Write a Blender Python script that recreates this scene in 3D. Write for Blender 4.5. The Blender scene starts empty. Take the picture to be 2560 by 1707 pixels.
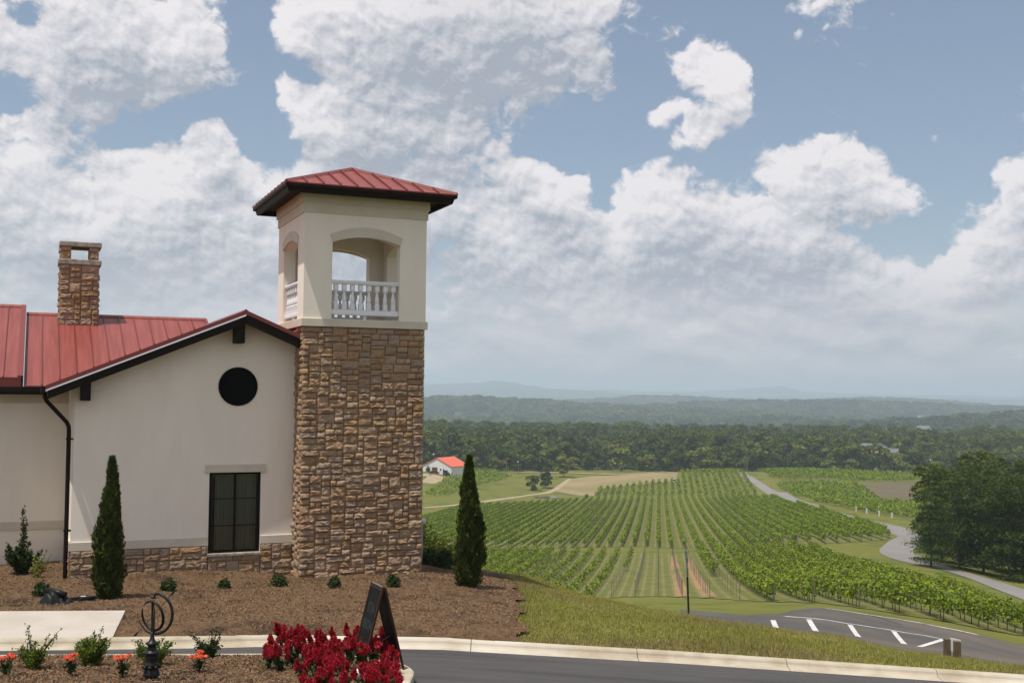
import bpy, bmesh, math, random
import numpy as np
from mathutils import Matrix, Vector
S = bpy.context.scene
COL = S.collection
rng = np.random.default_rng(7)
random.seed(7)
PI = math.pi

# ------------------------------------------------------------ camera
EYE = 4.4                       # camera height above the foot of the tower
F, PITCH, ROLL = 2855.0, 0.0468, -0.0097
_f = np.array([0, math.cos(PITCH), math.sin(PITCH)]); _r0 = np.array([1.0, 0, 0]); _u0 = np.cross(_r0, _f)
_r = math.cos(ROLL)*_r0 - math.sin(ROLL)*_u0; _u = math.sin(ROLL)*_r0 + math.cos(ROLL)*_u0
cd = bpy.data.cameras.new('camera'); cam = bpy.data.objects.new('camera', cd); COL.objects.link(cam)
cd.sensor_width = 36; cd.lens = F/2560*36; cd.clip_start = .2; cd.clip_end = 120000
M4 = Matrix.Identity(4)
for i in range(3):
    M4[i][0], M4[i][1], M4[i][2] = _r[i], _u[i], -_f[i]
M4[2][3] = EYE
cam.matrix_world = M4; S.camera = cam

def sight(px, py):
    d = _f + (px-1280)/F*_r - (py-853.5)/F*_u
    return d/d[1]

# ------------------------------------------------------------ sky, sun, exposure
SUN_EL, SUN_HEAD = math.radians(70), math.radians(227.2)
EXPO, WSTR, SUNP = 0.45, 0.11, 3.4
S.view_settings.view_transform = 'Standard'; S.view_settings.look = 'None'
S.view_settings.exposure = EXPO; S.view_settings.gamma = 1; S.view_settings.use_curve_mapping = False
S.render.engine = 'CYCLES'
cy = S.cycles
cy.max_bounces = 6; cy.diffuse_bounces = 3; cy.glossy_bounces = 2; cy.transmission_bounces = 3
cy.transparent_max_bounces = 8; cy.volume_bounces = 1
cy.caustics_reflective = False; cy.caustics_refractive = False
cy.use_denoising = True; cy.sample_clamp_indirect = 4
sl = bpy.data.lights.new('sun', 'SUN'); sl.energy = SUNP; sl.angle = math.radians(.55); sl.color = (1, .945, .86)
so = bpy.data.objects.new('sun', sl); COL.objects.link(so)
sdir = Vector((math.sin(SUN_HEAD)*math.cos(SUN_EL), math.cos(SUN_HEAD)*math.cos(SUN_EL), math.sin(SUN_EL)))
so.rotation_euler = sdir.to_track_quat('Z', 'Y').to_euler(); so.location = (-20, -20, 60)

W = bpy.data.worlds.new('World'); S.world = W; W.use_nodes = True
def nodes_of(nt):
    N, L = nt.nodes, nt.links
    def new(t, **kw):
        n = N.new(t)
        for k, v in kw.items(): setattr(n, k, v)
        return n
    def val(x, sock):
        if isinstance(x, bpy.types.NodeSocket): L.new(x, sock)
        else: sock.default_value = x
    def math_(op, a, b=0.0, c=None, clamp=False):
        n = new('ShaderNodeMath', operation=op); n.use_clamp = clamp
        val(a, n.inputs[0]); val(b, n.inputs[1])
        if c is not None: val(c, n.inputs[2])
        return n.outputs[0]
    def vmath(op, a, b=(0, 0, 0)):
        n = new('ShaderNodeVectorMath', operation=op); val(a, n.inputs[0]); val(b, n.inputs[1]); return n.outputs[0]
    def mix(f, a, b, blend='MIX'):
        n = new('ShaderNodeMix', data_type='RGBA', blend_type=blend)
        val(f, n.inputs[0]); val(a, n.inputs[6]); val(b, n.inputs[7]); return n.outputs[2]
    def ramp(f, lo, hi, a=0.0, b=1.0, smooth=True):
        n = new('ShaderNodeMapRange'); n.interpolation_type = 'SMOOTHSTEP' if smooth else 'LINEAR'
        val(f, n.inputs[0]); n.inputs[1].default_value = lo; n.inputs[2].default_value = hi
        n.inputs[3].default_value = a; n.inputs[4].default_value = b; return n.outputs[0]
    def noise(vec, scale, detail=4, rough=.55, dist=0.0, dim='3D'):
        n = new('ShaderNodeTexNoise', noise_dimensions=dim)
        if vec is not None: L.new(vec, n.inputs['Vector'])
        n.inputs['Scale'].default_value = scale; n.inputs['Detail'].default_value = detail
        n.inputs['Roughness'].default_value = rough; n.inputs['Distortion'].default_value = dist
        return n.outputs[0]
    return N, L, new, math_, vmath, mix, ramp, noise

# cloud banks: azimuth, elevation, half widths (radians), weight
CLOUDS = [(-0.359,0.277,0.131,0.072,1.0),(-0.408,0.224,0.078,0.042,0.7),(-0.294,0.297,0.076,0.057,0.7),(-0.265,0.276,0.044,0.046,0.5),(-0.265,0.21,0.037,0.036,0.95),(-0.291,0.182,0.07,0.042,0.8),(-0.343,0.189,0.05,0.03,0.75),(-0.403,0.163,0.085,0.053,0.85),(-0.349,0.135,0.127,0.061,0.8),(-0.234,0.185,0.047,0.042,0.7),(-0.218,0.142,0.096,0.053,0.8),(-0.109,0.296,0.132,0.072,1.0),(-0.001,0.302,0.096,0.065,0.95),(-0.157,0.236,0.078,0.053,0.9),(-0.085,0.242,0.094,0.05,0.8),(-0.188,0.309,0.04,0.042,0.7),(0.007,0.251,0.043,0.038,0.6),(-0.202,0.262,0.028,0.03,0.6),(0.061,0.33,0.077,0.027,0.6),(-0.019,0.214,0.055,0.042,0.55),(-0.145,0.178,0.108,0.065,0.8),(-0.069,0.161,0.077,0.061,0.7),(-0.217,0.094,0.161,0.057,0.8),(-0.374,0.088,0.115,0.057,0.7),(0.177,0.274,0.032,0.029,0.74),(0.179,0.246,0.028,0.025,0.86),(0.164,0.228,0.024,0.019,0.86),(0.146,0.242,0.023,0.013,0.74),(0.194,0.284,0.016,0.016,0.45),(0.023,0.181,0.058,0.042,1.0),(0.123,0.173,0.046,0.034,1.0),(0.175,0.161,0.062,0.03,0.7),(0.259,0.178,0.058,0.042,1.0),(0.302,0.161,0.05,0.03,0.8),(0.16,0.124,0.181,0.057,0.95),(0.008,0.125,0.108,0.061,0.85),(0.223,0.153,0.062,0.034,0.6),(0.281,0.13,0.058,0.046,0.6),(0.403,0.118,0.081,0.046,1.0),(0.423,0.169,0.027,0.034,1.0),(0.373,0.098,0.084,0.034,0.8),(0.419,0.138,0.035,0.042,0.7),(0.287,0.082,0.161,0.046,0.8),(0.085,0.072,0.191,0.046,0.7),(-0.18,0.053,0.191,0.046,0.7),(0.364,0.209,0.016,0.006,0.28),(0.042,0.233,0.02,0.01,0.4),(-0.23,0.288,0.022,0.014,0.55),(-0.231,0.313,0.018,0.046,-0.7),(-0.267,0.231,0.055,0.016,-0.9),(-0.22,0.222,0.029,0.029,-0.8),(-0.214,0.279,0.016,0.023,-0.5),(-0.184,0.274,0.018,0.011,-0.7),(-0.323,0.215,0.031,0.015,-0.6),(-0.421,0.237,0.024,0.017,-0.9),(0.05,0.222,0.047,0.027,-0.9),(0.084,0.185,0.016,0.019,-0.5),(0.333,0.142,0.042,0.023,-0.8),(-0.41,0.301,0.016,0.015,-0.5)]
# shade painted into the clouds: grey ellipses that lower their lit tone
CLOUD_SHADE = [(-0.013,0.298,0.107,0.057,0.55),(-0.138,0.204,0.099,0.027,0.35),(-0.317,0.254,0.088,0.023,0.35),(-0.324,0.093,0.126,0.027,0.35),(0.096,0.102,0.145,0.027,0.3),(0.27,0.115,0.061,0.023,0.25),(-0.106,0.108,0.095,0.034,0.3),(0.373,0.077,0.095,0.019,0.25)]
def build_sky():
    g = bpy.data.node_groups.new('cloud_density', 'ShaderNodeTree')
    g.interface.new_socket('P', in_out='INPUT', socket_type='NodeSocketVector')
    g.interface.new_socket('D', in_out='OUTPUT', socket_type='NodeSocketFloat')
    g.interface.new_socket('A', in_out='OUTPUT', socket_type='NodeSocketFloat')
    N, L, new, math_, vmath, mix, ramp, noise = nodes_of(g)
    gi, go = new('NodeGroupInput'), new('NodeGroupOutput')
    P = gi.outputs[0]
    def scaled(v, s):
        o = vmath('SCALE', v); o.node.inputs['Scale'].default_value = s; return o
    wob = new('ShaderNodeTexNoise'); L.new(P, wob.inputs['Vector']); wob.inputs['Scale'].default_value = 13; wob.inputs['Detail'].default_value = 4
    P2 = vmath('ADD', P, scaled(vmath('SUBTRACT', wob.outputs['Color'], (.5, .5, .5)), .055))
    def new_max(math_, new, L, a, b):
        n = new('ShaderNodeMath', operation='SMOOTH_MAX'); L.new(a, n.inputs[0]); L.new(b, n.inputs[1]); n.inputs[2].default_value = .16; return n.outputs[0]
    acc = None
    for az, el, ra, re, w in CLOUDS:
        m = new('ShaderNodeMapping', vector_type='TEXTURE'); L.new(P2, m.inputs[0])
        m.inputs['Location'].default_value = (az, el, 0); m.inputs['Scale'].default_value = (ra*1.36, re*1.36, 1)
        gr = new('ShaderNodeTexGradient', gradient_type='SPHERICAL'); L.new(m.outputs[0], gr.inputs[0])
        b = math_('MULTIPLY', gr.outputs['Fac'], abs(w)*(1.75 if w > 0 else 1.3))
        if acc is None: acc = b
        elif w < 0: acc = math_('SUBTRACT', acc, b)
        else: acc = new_max(math_, new, L, acc, b)
    # beyond the mapped banks the same broken cumulus carries on
    sx = new('ShaderNodeSeparateXYZ'); L.new(P, sx.inputs[0])
    out = math_('MAXIMUM', ramp(math_('ABSOLUTE', sx.outputs[0]), .47, .62), ramp(sx.outputs[1], .36, .48))
    low = noise(P, 4.5, 2, .5)
    acc = math_('ADD', acc, math_('MULTIPLY', out, ramp(low, .38, .62, 0, 1.1)))
    acc = math_('MAXIMUM', acc, 0)
    capped = math_('MINIMUM', acc, 1.05)
    st = vmath('ADD', vmath('MULTIPLY', P, (1, 1.25, 1)), scaled(wob.outputs['Color'], .02))
    nz = math_('ABSOLUTE', math_('SUBTRACT', noise(st, 8.5, 1, .5), .5))        # rounded heads with creases between
    nz2 = math_('ABSOLUTE', math_('SUBTRACT', noise(st, 22, 2, .5), .5))
    S = math_('ADD', capped, math_('ADD', math_('MULTIPLY', math_('SUBTRACT', nz, .10), 2.4), math_('MULTIPLY', math_('SUBTRACT', nz2, .09), 1.1)))
    L.new(S, go.inputs[0]); L.new(acc, go.inputs[1])

    N, L, new, math_, vmath, mix, ramp, noise = nodes_of(W.node_tree)
    N.clear()
    tc = new('ShaderNodeTexCoord'); s = new('ShaderNodeSeparateXYZ'); L.new(tc.outputs['Generated'], s.inputs[0])
    az = math_('ARCTAN2', s.outputs[0], s.outputs[1]); el = math_('ARCSINE', s.outputs[2])
    c = new('ShaderNodeCombineXYZ'); L.new(az, c.inputs[0]); L.new(el, c.inputs[1])
    Pn = c.outputs[0]
    def dens(off):
        n = new('ShaderNodeGroup'); n.node_tree = g; L.new(vmath('ADD', Pn, off), n.inputs[0]); return n.outputs
    (D0, A0), (D1, A1), (D2, A2) = dens((0, 0, 0)), dens((-.006, .012, 0)), dens((-.014, .042, 0))
    stn = vmath('MULTIPLY', Pn, (1, 1.2, 1))
    fine = noise(stn, 58, 7, .62, .3)
    fine2 = noise(vmath('ADD', stn, (-.003, .007, 0)), 58, 4, .62, .3)
    edge = math_('ADD', D0, math_('MULTIPLY', math_('SUBTRACT', fine, .5), 1.35))
    alpha = ramp(edge, .30, .64)
    rel1 = math_('SUBTRACT', D0, D1); rel2 = math_('SUBTRACT', D0, D2); rel3 = math_('SUBTRACT', A0, A2); relf = math_('SUBTRACT', fine, fine2)
    core = ramp(A0, .5, 1.6)
    lit = math_('ADD', .54, math_('ADD', math_('MULTIPLY', rel1, .50), math_('MULTIPLY', rel2, .30)))
    lit = math_('ADD', lit, math_('ADD', math_('MULTIPLY', rel3, .26), math_('MULTIPLY', relf, 1.5)))
    lit = math_('ADD', lit, math_('MULTIPLY', math_('SUBTRACT', noise(vmath('MULTIPLY', Pn, (1, 1.7, 1)), 7, 3, .5), .5), 1.1))
    lit = math_('SUBTRACT', lit, math_('MULTIPLY', core, .26), clamp=True)
    for az_, el_, ra, re, w in CLOUD_SHADE:
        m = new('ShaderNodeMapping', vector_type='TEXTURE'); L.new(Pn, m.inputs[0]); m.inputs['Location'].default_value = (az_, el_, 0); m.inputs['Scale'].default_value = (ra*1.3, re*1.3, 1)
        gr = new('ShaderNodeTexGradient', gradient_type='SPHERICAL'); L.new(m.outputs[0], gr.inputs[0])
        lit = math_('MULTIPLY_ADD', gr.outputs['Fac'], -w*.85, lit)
    lit = math_('MAXIMUM', lit, 0)
    k = 1/(WSTR*2**EXPO)
    def q(c): return (c[0]*k, c[1]*k, c[2]*k, 1)
    cloud = mix(lit, q((.375, .41, .485)), q((.89, .85, .87)))
    sky = new('ShaderNodeTexSky', sky_type='NISHITA'); sky.sun_disc = False
    sky.sun_elevation = SUN_EL; sky.sun_rotation = SUN_HEAD; sky.air_density = 1.0; sky.dust_density = 1.2; sky.ozone_density = 1.5; sky.altitude = 300
    blue = mix(1.0, sky.outputs[0], (.80, .80, .80, 1), 'MULTIPLY')
    blue = mix(.32, blue, q((.30, .33, .37)))
    skyc = mix(alpha, blue, cloud)
    # layered low cloud and summer haze over the horizon
    lp = vmath('MULTIPLY', Pn, (1, 2.3, 1)); lb = noise(lp, 15, 7, .58, .2); lb2 = noise(vmath('ADD', lp, (-.004, .028, 0)), 15, 4, .58, .2)
    ll = math_('ADD', .50, math_('ADD', math_('MULTIPLY', math_('SUBTRACT', lb, lb2), 2.1), math_('MULTIPLY', math_('SUBTRACT', noise(lp, 6, 3, .5), .5), 1.3)), clamp=True)
    lowc = mix(ll, q((.45, .465, .54)), q((.90, .82, .83)))
    skyc = mix(ramp(el, .02, .135, .96, 0), skyc, lowc)
    skyc = mix(ramp(el, -.01, .06, .75, 0), skyc, q((.60, .51, .54)))
    bg = new('ShaderNodeBackground'); L.new(skyc, bg.inputs[0]); bg.inputs[1].default_value = WSTR
    o = new('ShaderNodeOutputWorld'); L.new(bg.outputs[0], o.inputs[0])
    W.cycles.sampling_method = 'MANUAL'; W.cycles.sample_map_resolution = 512
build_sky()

# ------------------------------------------------------------ materials
MATS = {}
def mat(name, col, rough=.8, var=None, vscale=3, vdetail=5, bump=0, bscale=40, bdist=.02, spec=.3, metal=0, island=0, objrand=0,
        trans=0, coord='Object', stretch=None, c3=None, hue=None, emit=0):
    """principled with colour that varies by noise, per object or per leaf; optional bump and leaf translucency"""
    m = bpy.data.materials.new(name); m.use_nodes = True
    N, L, new, math_, vmath, mix, ramp, noise = nodes_of(m.node_tree)
    b = N['Principled BSDF']; out = N['Material Output']
    col = tuple(col)+(1,)
    tc = new('ShaderNodeTexCoord'); vec = tc.outputs[coord] if coord != 'World' else new('ShaderNodeNewGeometry').outputs['Position']
    if stretch: vec = vmath('MULTIPLY', vec, stretch)
    if objrand and coord == 'Object': vec = vmath('ADD', vec, vmath('SCALE', (31.7, 17.3, 9.1))); vec.node.inputs[1].links[0].from_node.inputs['Scale'].default_value = 1; L.new(new('ShaderNodeObjectInfo').outputs['Random'], vec.node.inputs[1].links[0].from_node.inputs['Scale'])
    c = col
    if var is not None:
        n = noise(vec, vscale, vdetail, .6)
        c = mix(ramp(n, .32, .68), col, tuple(var)+(1,))
        if c3 is not None:
            n2 = noise(vec, vscale*.23, 3, .5)
            c = mix(ramp(n2, .5, .68), c, tuple(c3)+(1,))
    if objrand or island:
        oi = new('ShaderNodeObjectInfo'); ge = new('ShaderNodeNewGeometry')
        r = ge.outputs['Random Per Island'] if island else oi.outputs['Random']
        if objrand and island: r = math_('FRACT', math_('ADD', oi.outputs['Random'], r))
        hs = new('ShaderNodeHueSaturation')
        amp = max(objrand, island)
        if isinstance(c, tuple): hs.inputs['Color'].default_value = c
        else: L.new(c, hs.inputs['Color'])
        L.new(math_('ADD', 1-amp*.5, math_('MULTIPLY', r, amp)), hs.inputs['Value'])
        r2 = math_('FRACT', math_('MULTIPLY', r, 7.31))
        hamp = .06 if hue is None else hue
        L.new(math_('ADD', .5-hamp*.5, math_('MULTIPLY', r2, hamp)), hs.inputs['Hue'])
        L.new(math_('ADD', .8, math_('MULTIPLY', math_('FRACT', math_('MULTIPLY', r, 3.77)), .35)), hs.inputs['Saturation'])
        c = hs.outputs[0]
    if isinstance(c, tuple): b.inputs['Base Color'].default_value = c
    else: L.new(c, b.inputs['Base Color'])
    b.inputs['Roughness'].default_value = rough; b.inputs['Metallic'].default_value = metal
    b.inputs['Specular IOR Level'].default_value = spec
    if bump:
        bn = new('ShaderNodeBump'); bn.inputs['Strength'].default_value = bump; bn.inputs['Distance'].default_value = bdist
        L.new(noise(vec, bscale, 6, .6), bn.inputs['Height']); L.new(bn.outputs[0], b.inputs['Normal'])
    if trans:
        t = new('ShaderNodeBsdfTranslucent'); ms = new('ShaderNodeMixShader'); ms.inputs[0].default_value = trans
        if isinstance(c, tuple): t.inputs[0].default_value = c
        else: L.new(c, t.inputs[0])
        L.new(b.outputs[0], ms.inputs[1]); L.new(t.outputs[0], ms.inputs[2]); L.new(ms.outputs[0], out.inputs[0])
    MATS[name] = m
    return m

stucco = mat('stucco', (.86,.79,.675), .9, var=(.815,.745,.63), stretch=(1.6,1.6,.5), vscale=1.2, vdetail=8, bump=.25, bscale=90, bdist=.006)
stucco_trim = mat('stucco_trim', (.64,.58,.465), .9, var=(.59,.53,.425), vscale=2, bump=.2, bscale=90, bdist=.005)
mortar = mat('mortar', (.19,.15,.105), .95, var=(.10,.085,.07), vscale=20, bump=.6, bscale=60)
stone_m = mat('stone', (.43,.287,.172), .88, var=(.36,.235,.138), vscale=3.5, bump=.7, bscale=7, bdist=.10, objrand=.30, hue=.012, coord='Object', c3=(.43,.305,.20))
stone_stuff_m = mat('stone_joined', (.41,.273,.163), .88, var=(.345,.224,.132), vscale=12, bump=1, bscale=22, bdist=.03, island=.30, hue=.012, c3=(.41,.29,.19))
cap_m = mat('limestone', (.42,.375,.31), .9, var=(.22,.19,.15), vscale=6, bump=.5, bscale=30)
red_m = mat('red_metal', (.195,.038,.029), .45, var=(.27,.062,.047), vscale=1.5, vdetail=7, stretch=(7,.35,.35), spec=.5)
redd_m = mat('red_trim', (.17,.034,.028), .4, spec=.4)
bronze = mat('bronze_metal', (.016,.011,.008), .5, spec=.06)
dark_soffit = mat('dark_soffit', (.022,.015,.011), .7, spec=.1)
white_paint = mat('white_paint', (.80,.80,.80), .5)
black_metal = mat('black_iron', (.009,.009,.009), .42, spec=.25, var=(.02,.02,.02), vscale=30)
vent_m = mat('vent_black', (.006,.006,.006), .7, spec=.05)
curtain_m = mat('curtain_cloth', (.50,.50,.41), .9)
room_m = mat('room_dark', (.14,.14,.115), .9)
mulch_m = mat('mulch', (.110,.062,.030), .95, var=(.17,.102,.053), vscale=5, vdetail=9, bump=1, bscale=85, bdist=.025, c3=(.060,.034,.018), coord='World')
chip_m = mat('mulch_chip', (.19,.115,.060), .9, island=.9, hue=.03)
asphalt = mat('asphalt', (.062,.059,.058), .9, var=(.082,.078,.076), vscale=3.2, vdetail=9, bump=.5, bscale=60, bdist=.02, stretch=(.22,2.0,1), coord='World', c3=(.048,.046,.046))
lot_m = mat('lot_asphalt', (.070,.064,.060), .9, var=(.105,.092,.078), vscale=.35, vdetail=8, bump=.4, bscale=60, bdist=.01, coord='World', c3=(.13,.105,.08))
road_m = mat('road_asphalt', (.19,.175,.165), .92, var=(.225,.21,.195), vscale=.12, vdetail=7, coord='World')
concrete = mat('concrete', (.47,.415,.325), .9, var=(.36,.30,.215), vscale=2.2, vdetail=8, bump=.35, bscale=70, bdist=.008, coord='World', c3=(.56,.51,.43))
concrete2 = mat('slab_concrete', (.47,.425,.365), .9, var=(.42,.37,.315), vscale=1.6, vdetail=8, bump=.25, bscale=70, bdist=.006, coord='World')
line_m = mat('line_paint', (.72,.70,.68), .8, var=(.42,.40,.38), vscale=3.5, vdetail=9, coord='World')
wood_post = mat('weathered_wood', (.16,.115,.075), .9, var=(.09,.065,.045), vscale=6, stretch=(8,8,.8), bump=.4)
board_m = mat('chalkboard', (.010,.011,.011), .6, spec=.1)
frame_wood = mat('stained_wood', (.045,.020,.011), .5, var=(.028,.012,.007), vscale=9, spec=.15)
bark = mat('bark', (.09,.07,.052), .95, var=(.05,.04,.03), vscale=8, bump=.6)
leaf_vine = mat('vine_leaf', (.155,.205,.014), .6, spec=.06, island=.85, hue=.05, trans=.22)
leaf_vine_far = mat('vine_leaf_far', (.160,.220,.014), .65, spec=.06, island=.6, hue=.05, trans=.22)
leaf_tree = mat('tree_leaf', (.100,.124,.018), .65, spec=.06, var=(.060,.084,.015), vscale=.013, vdetail=2, coord='World', island=.6, objrand=.95, hue=.055, trans=.22)
leaf_tree_dark = mat('tree_leaf_dark', (.050,.074,.018), .65, spec=.06, island=.6, objrand=.7, hue=.04, trans=.18)
leaf_tree_light = mat('tree_leaf_light', (.150,.170,.030), .65, spec=.06, island=.5, objrand=.7, hue=.06, trans=.25)
leaf_far = mat('far_leaf', (.080,.102,.020), .7, spec=.06, var=(.034,.052,.014), vscale=.0021, vdetail=3, c3=(.115,.13,.04), coord='World', objrand=.9, hue=.06, trans=.2)
leaf_pine_shaded = mat('pine_leaf_shaded', (.052,.080,.013), .6, spec=.06, island=.7, hue=.04, trans=.22)  # leaf colour darkened in place of a cloud shadow over the grove
leaf_cyp = mat('cypress_leaf', (.052,.070,.014), .6, spec=.06, island=.8, hue=.05, trans=.15)
leaf_dark = mat('holly_leaf', (.030,.052,.013), .55, spec=.06, island=.8, hue=.03, trans=.12)
leaf_box = mat('shrub_leaf', (.105,.150,.018), .5, spec=.06, island=.7, hue=.05, trans=.28)
leaf_yel = mat('yellow_leaf', (.21,.24,.030), .55, spec=.06, island=.6, hue=.05, trans=.38)
leaf_grn = mat('perennial_leaf', (.035,.058,.016), .6, spec=.06, island=.7, hue=.04, trans=.2)
flower_red = mat('red_plume', (.44,.004,.020), .7, spec=.05, island=.7, hue=.015, trans=.25)
flower_org = mat('orange_petal', (.70,.085,.018), .65, island=.4, hue=.03, trans=.25)
grass_m = mat('ground_grass', (.120,.135,.028), .95, spec=.05, var=(.158,.152,.042), vscale=.5, vdetail=9, coord='World', c3=(.085,.108,.028), bump=.5, bscale=5, bdist=.1)
blade_m = mat('grass_blade', (.32,.305,.075), .7, spec=.05, island=.8, hue=.06, trans=.3)
straw_m = mat('straw_field', (.26,.195,.095), .95, var=(.19,.165,.07), vscale=.06, vdetail=8, coord='World', c3=(.29,.22,.12))
brown_m = mat('brown_field', (.125,.095,.05), .95, var=(.10,.085,.045), vscale=.06, vdetail=8, coord='World')
dirt_m = mat('dirt_track', (.38,.29,.19), .95, var=(.27,.22,.13), vscale=.3, vdetail=6, coord='World')
clay_m = mat('red_clay', (.33,.165,.085), .95, var=(.20,.16,.06), vscale=.3, vdetail=7, coord='World', c3=(.14,.14,.045))
water_m = mat('pond_water', (.10,.09,.06), .12, spec=.5)
plastic_black = mat('black_plastic', (.010,.011,.012), .4, spec=.2)
barn_white = mat('barn_siding', (.72,.70,.68), .7)
barn_red = mat('barn_roof', (.62,.13,.075), .6)
glass_dark = mat('glass_dark', (.02,.025,.03), .1)
car_red = mat('car_red', (.12,.01,.012), .3); car_blue = mat('tractor_blue', (.05,.10,.22), .4); tyre_m = mat('tyre', (.015,.015,.015), .8)
house_tan = mat('house_siding', (.42,.33,.24), .85); roof_grey = mat('house_roof', (.14,.14,.155), .85)
pole_m = mat('pole_wood', (.17,.15,.13), .9); galv = mat('galvanised', (.35,.36,.37), .45, metal=.6); lip_glint_m = mat('lip_highlight', (.85,.85,.86), .3, metal=.5)  # the lip's whitish colour paints in the glint along the rake
sign_green = mat('sign_post_green', (.012,.02,.016), .5); sign_white = mat('sign_white', (.62,.62,.64), .5); sign_blue = mat('sign_blue', (.03,.05,.22), .5)
chalk = mat('chalk', (.035,.045,.048), .9)
mountain_m = mat('mountain_woods', (.05,.075,.035), .95, var=(.035,.055,.03), vscale=.0012, vdetail=8, coord='World')

def glass_material():
    m = bpy.data.materials.new('window_glass'); m.use_nodes = True
    N, L, new, math_, vmath, mix, ramp, noise = nodes_of(m.node_tree)
    N.remove(N['Principled BSDF'])
    t = new('ShaderNodeBsdfTransparent'); t.inputs[0].default_value = (.60, .63, .56, 1)
    gl = new('ShaderNodeBsdfGlossy'); gl.inputs['Roughness'].default_value = .02
    fr = new('ShaderNodeFresnel'); fr.inputs[0].default_value = 1.5
    ms = new('ShaderNodeMixShader'); L.new(math_('MULTIPLY', fr.outputs[0], 1.3), ms.inputs[0]); L.new(t.outputs[0], ms.inputs[1]); L.new(gl.outputs[0], ms.inputs[2])
    L.new(ms.outputs[0], N['Material Output'].inputs[0]); return m
glass_m = glass_material()

# ------------------------------------------------------------ mesh helpers
def mesh_np(name, V, Fq, mats, parent=None, smooth=False, midx=None):
    """one mesh object from arrays: V (n,3); Fq a (m,k) array or a list of such arrays"""
    me = bpy.data.meshes.new(name)
    V = np.asarray(V, dtype=np.float32); Fs = Fq if isinstance(Fq, list) else [Fq]
    Fs = [np.asarray(f, dtype=np.int32) for f in Fs if len(f)]
    me.vertices.add(len(V)); me.vertices.foreach_set('co', V.ravel())
    tot = np.concatenate([np.full(len(f), f.shape[1], np.int32) for f in Fs])
    me.loops.add(int(tot.sum())); me.polygons.add(len(tot))
    me.loops.foreach_set('vertex_index', np.concatenate([f.ravel() for f in Fs]))
    me.polygons.foreach_set('loop_start', np.concatenate([[0], np.cumsum(tot)[:-1]]).astype(np.int32))
    me.polygons.foreach_set('loop_total', tot)
    for m in (mats if isinstance(mats, (list, tuple)) else [mats]): me.materials.append(m)
    if midx is not None: me.polygons.foreach_set('material_index', np.asarray(midx, np.int32))
    if smooth: me.polygons.foreach_set('use_smooth', np.ones(len(tot), bool))
    me.update(calc_edges=True); me.validate()
    o = bpy.data.objects.new(name, me); COL.objects.link(o)
    if parent: o.parent = parent
    return o

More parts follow.
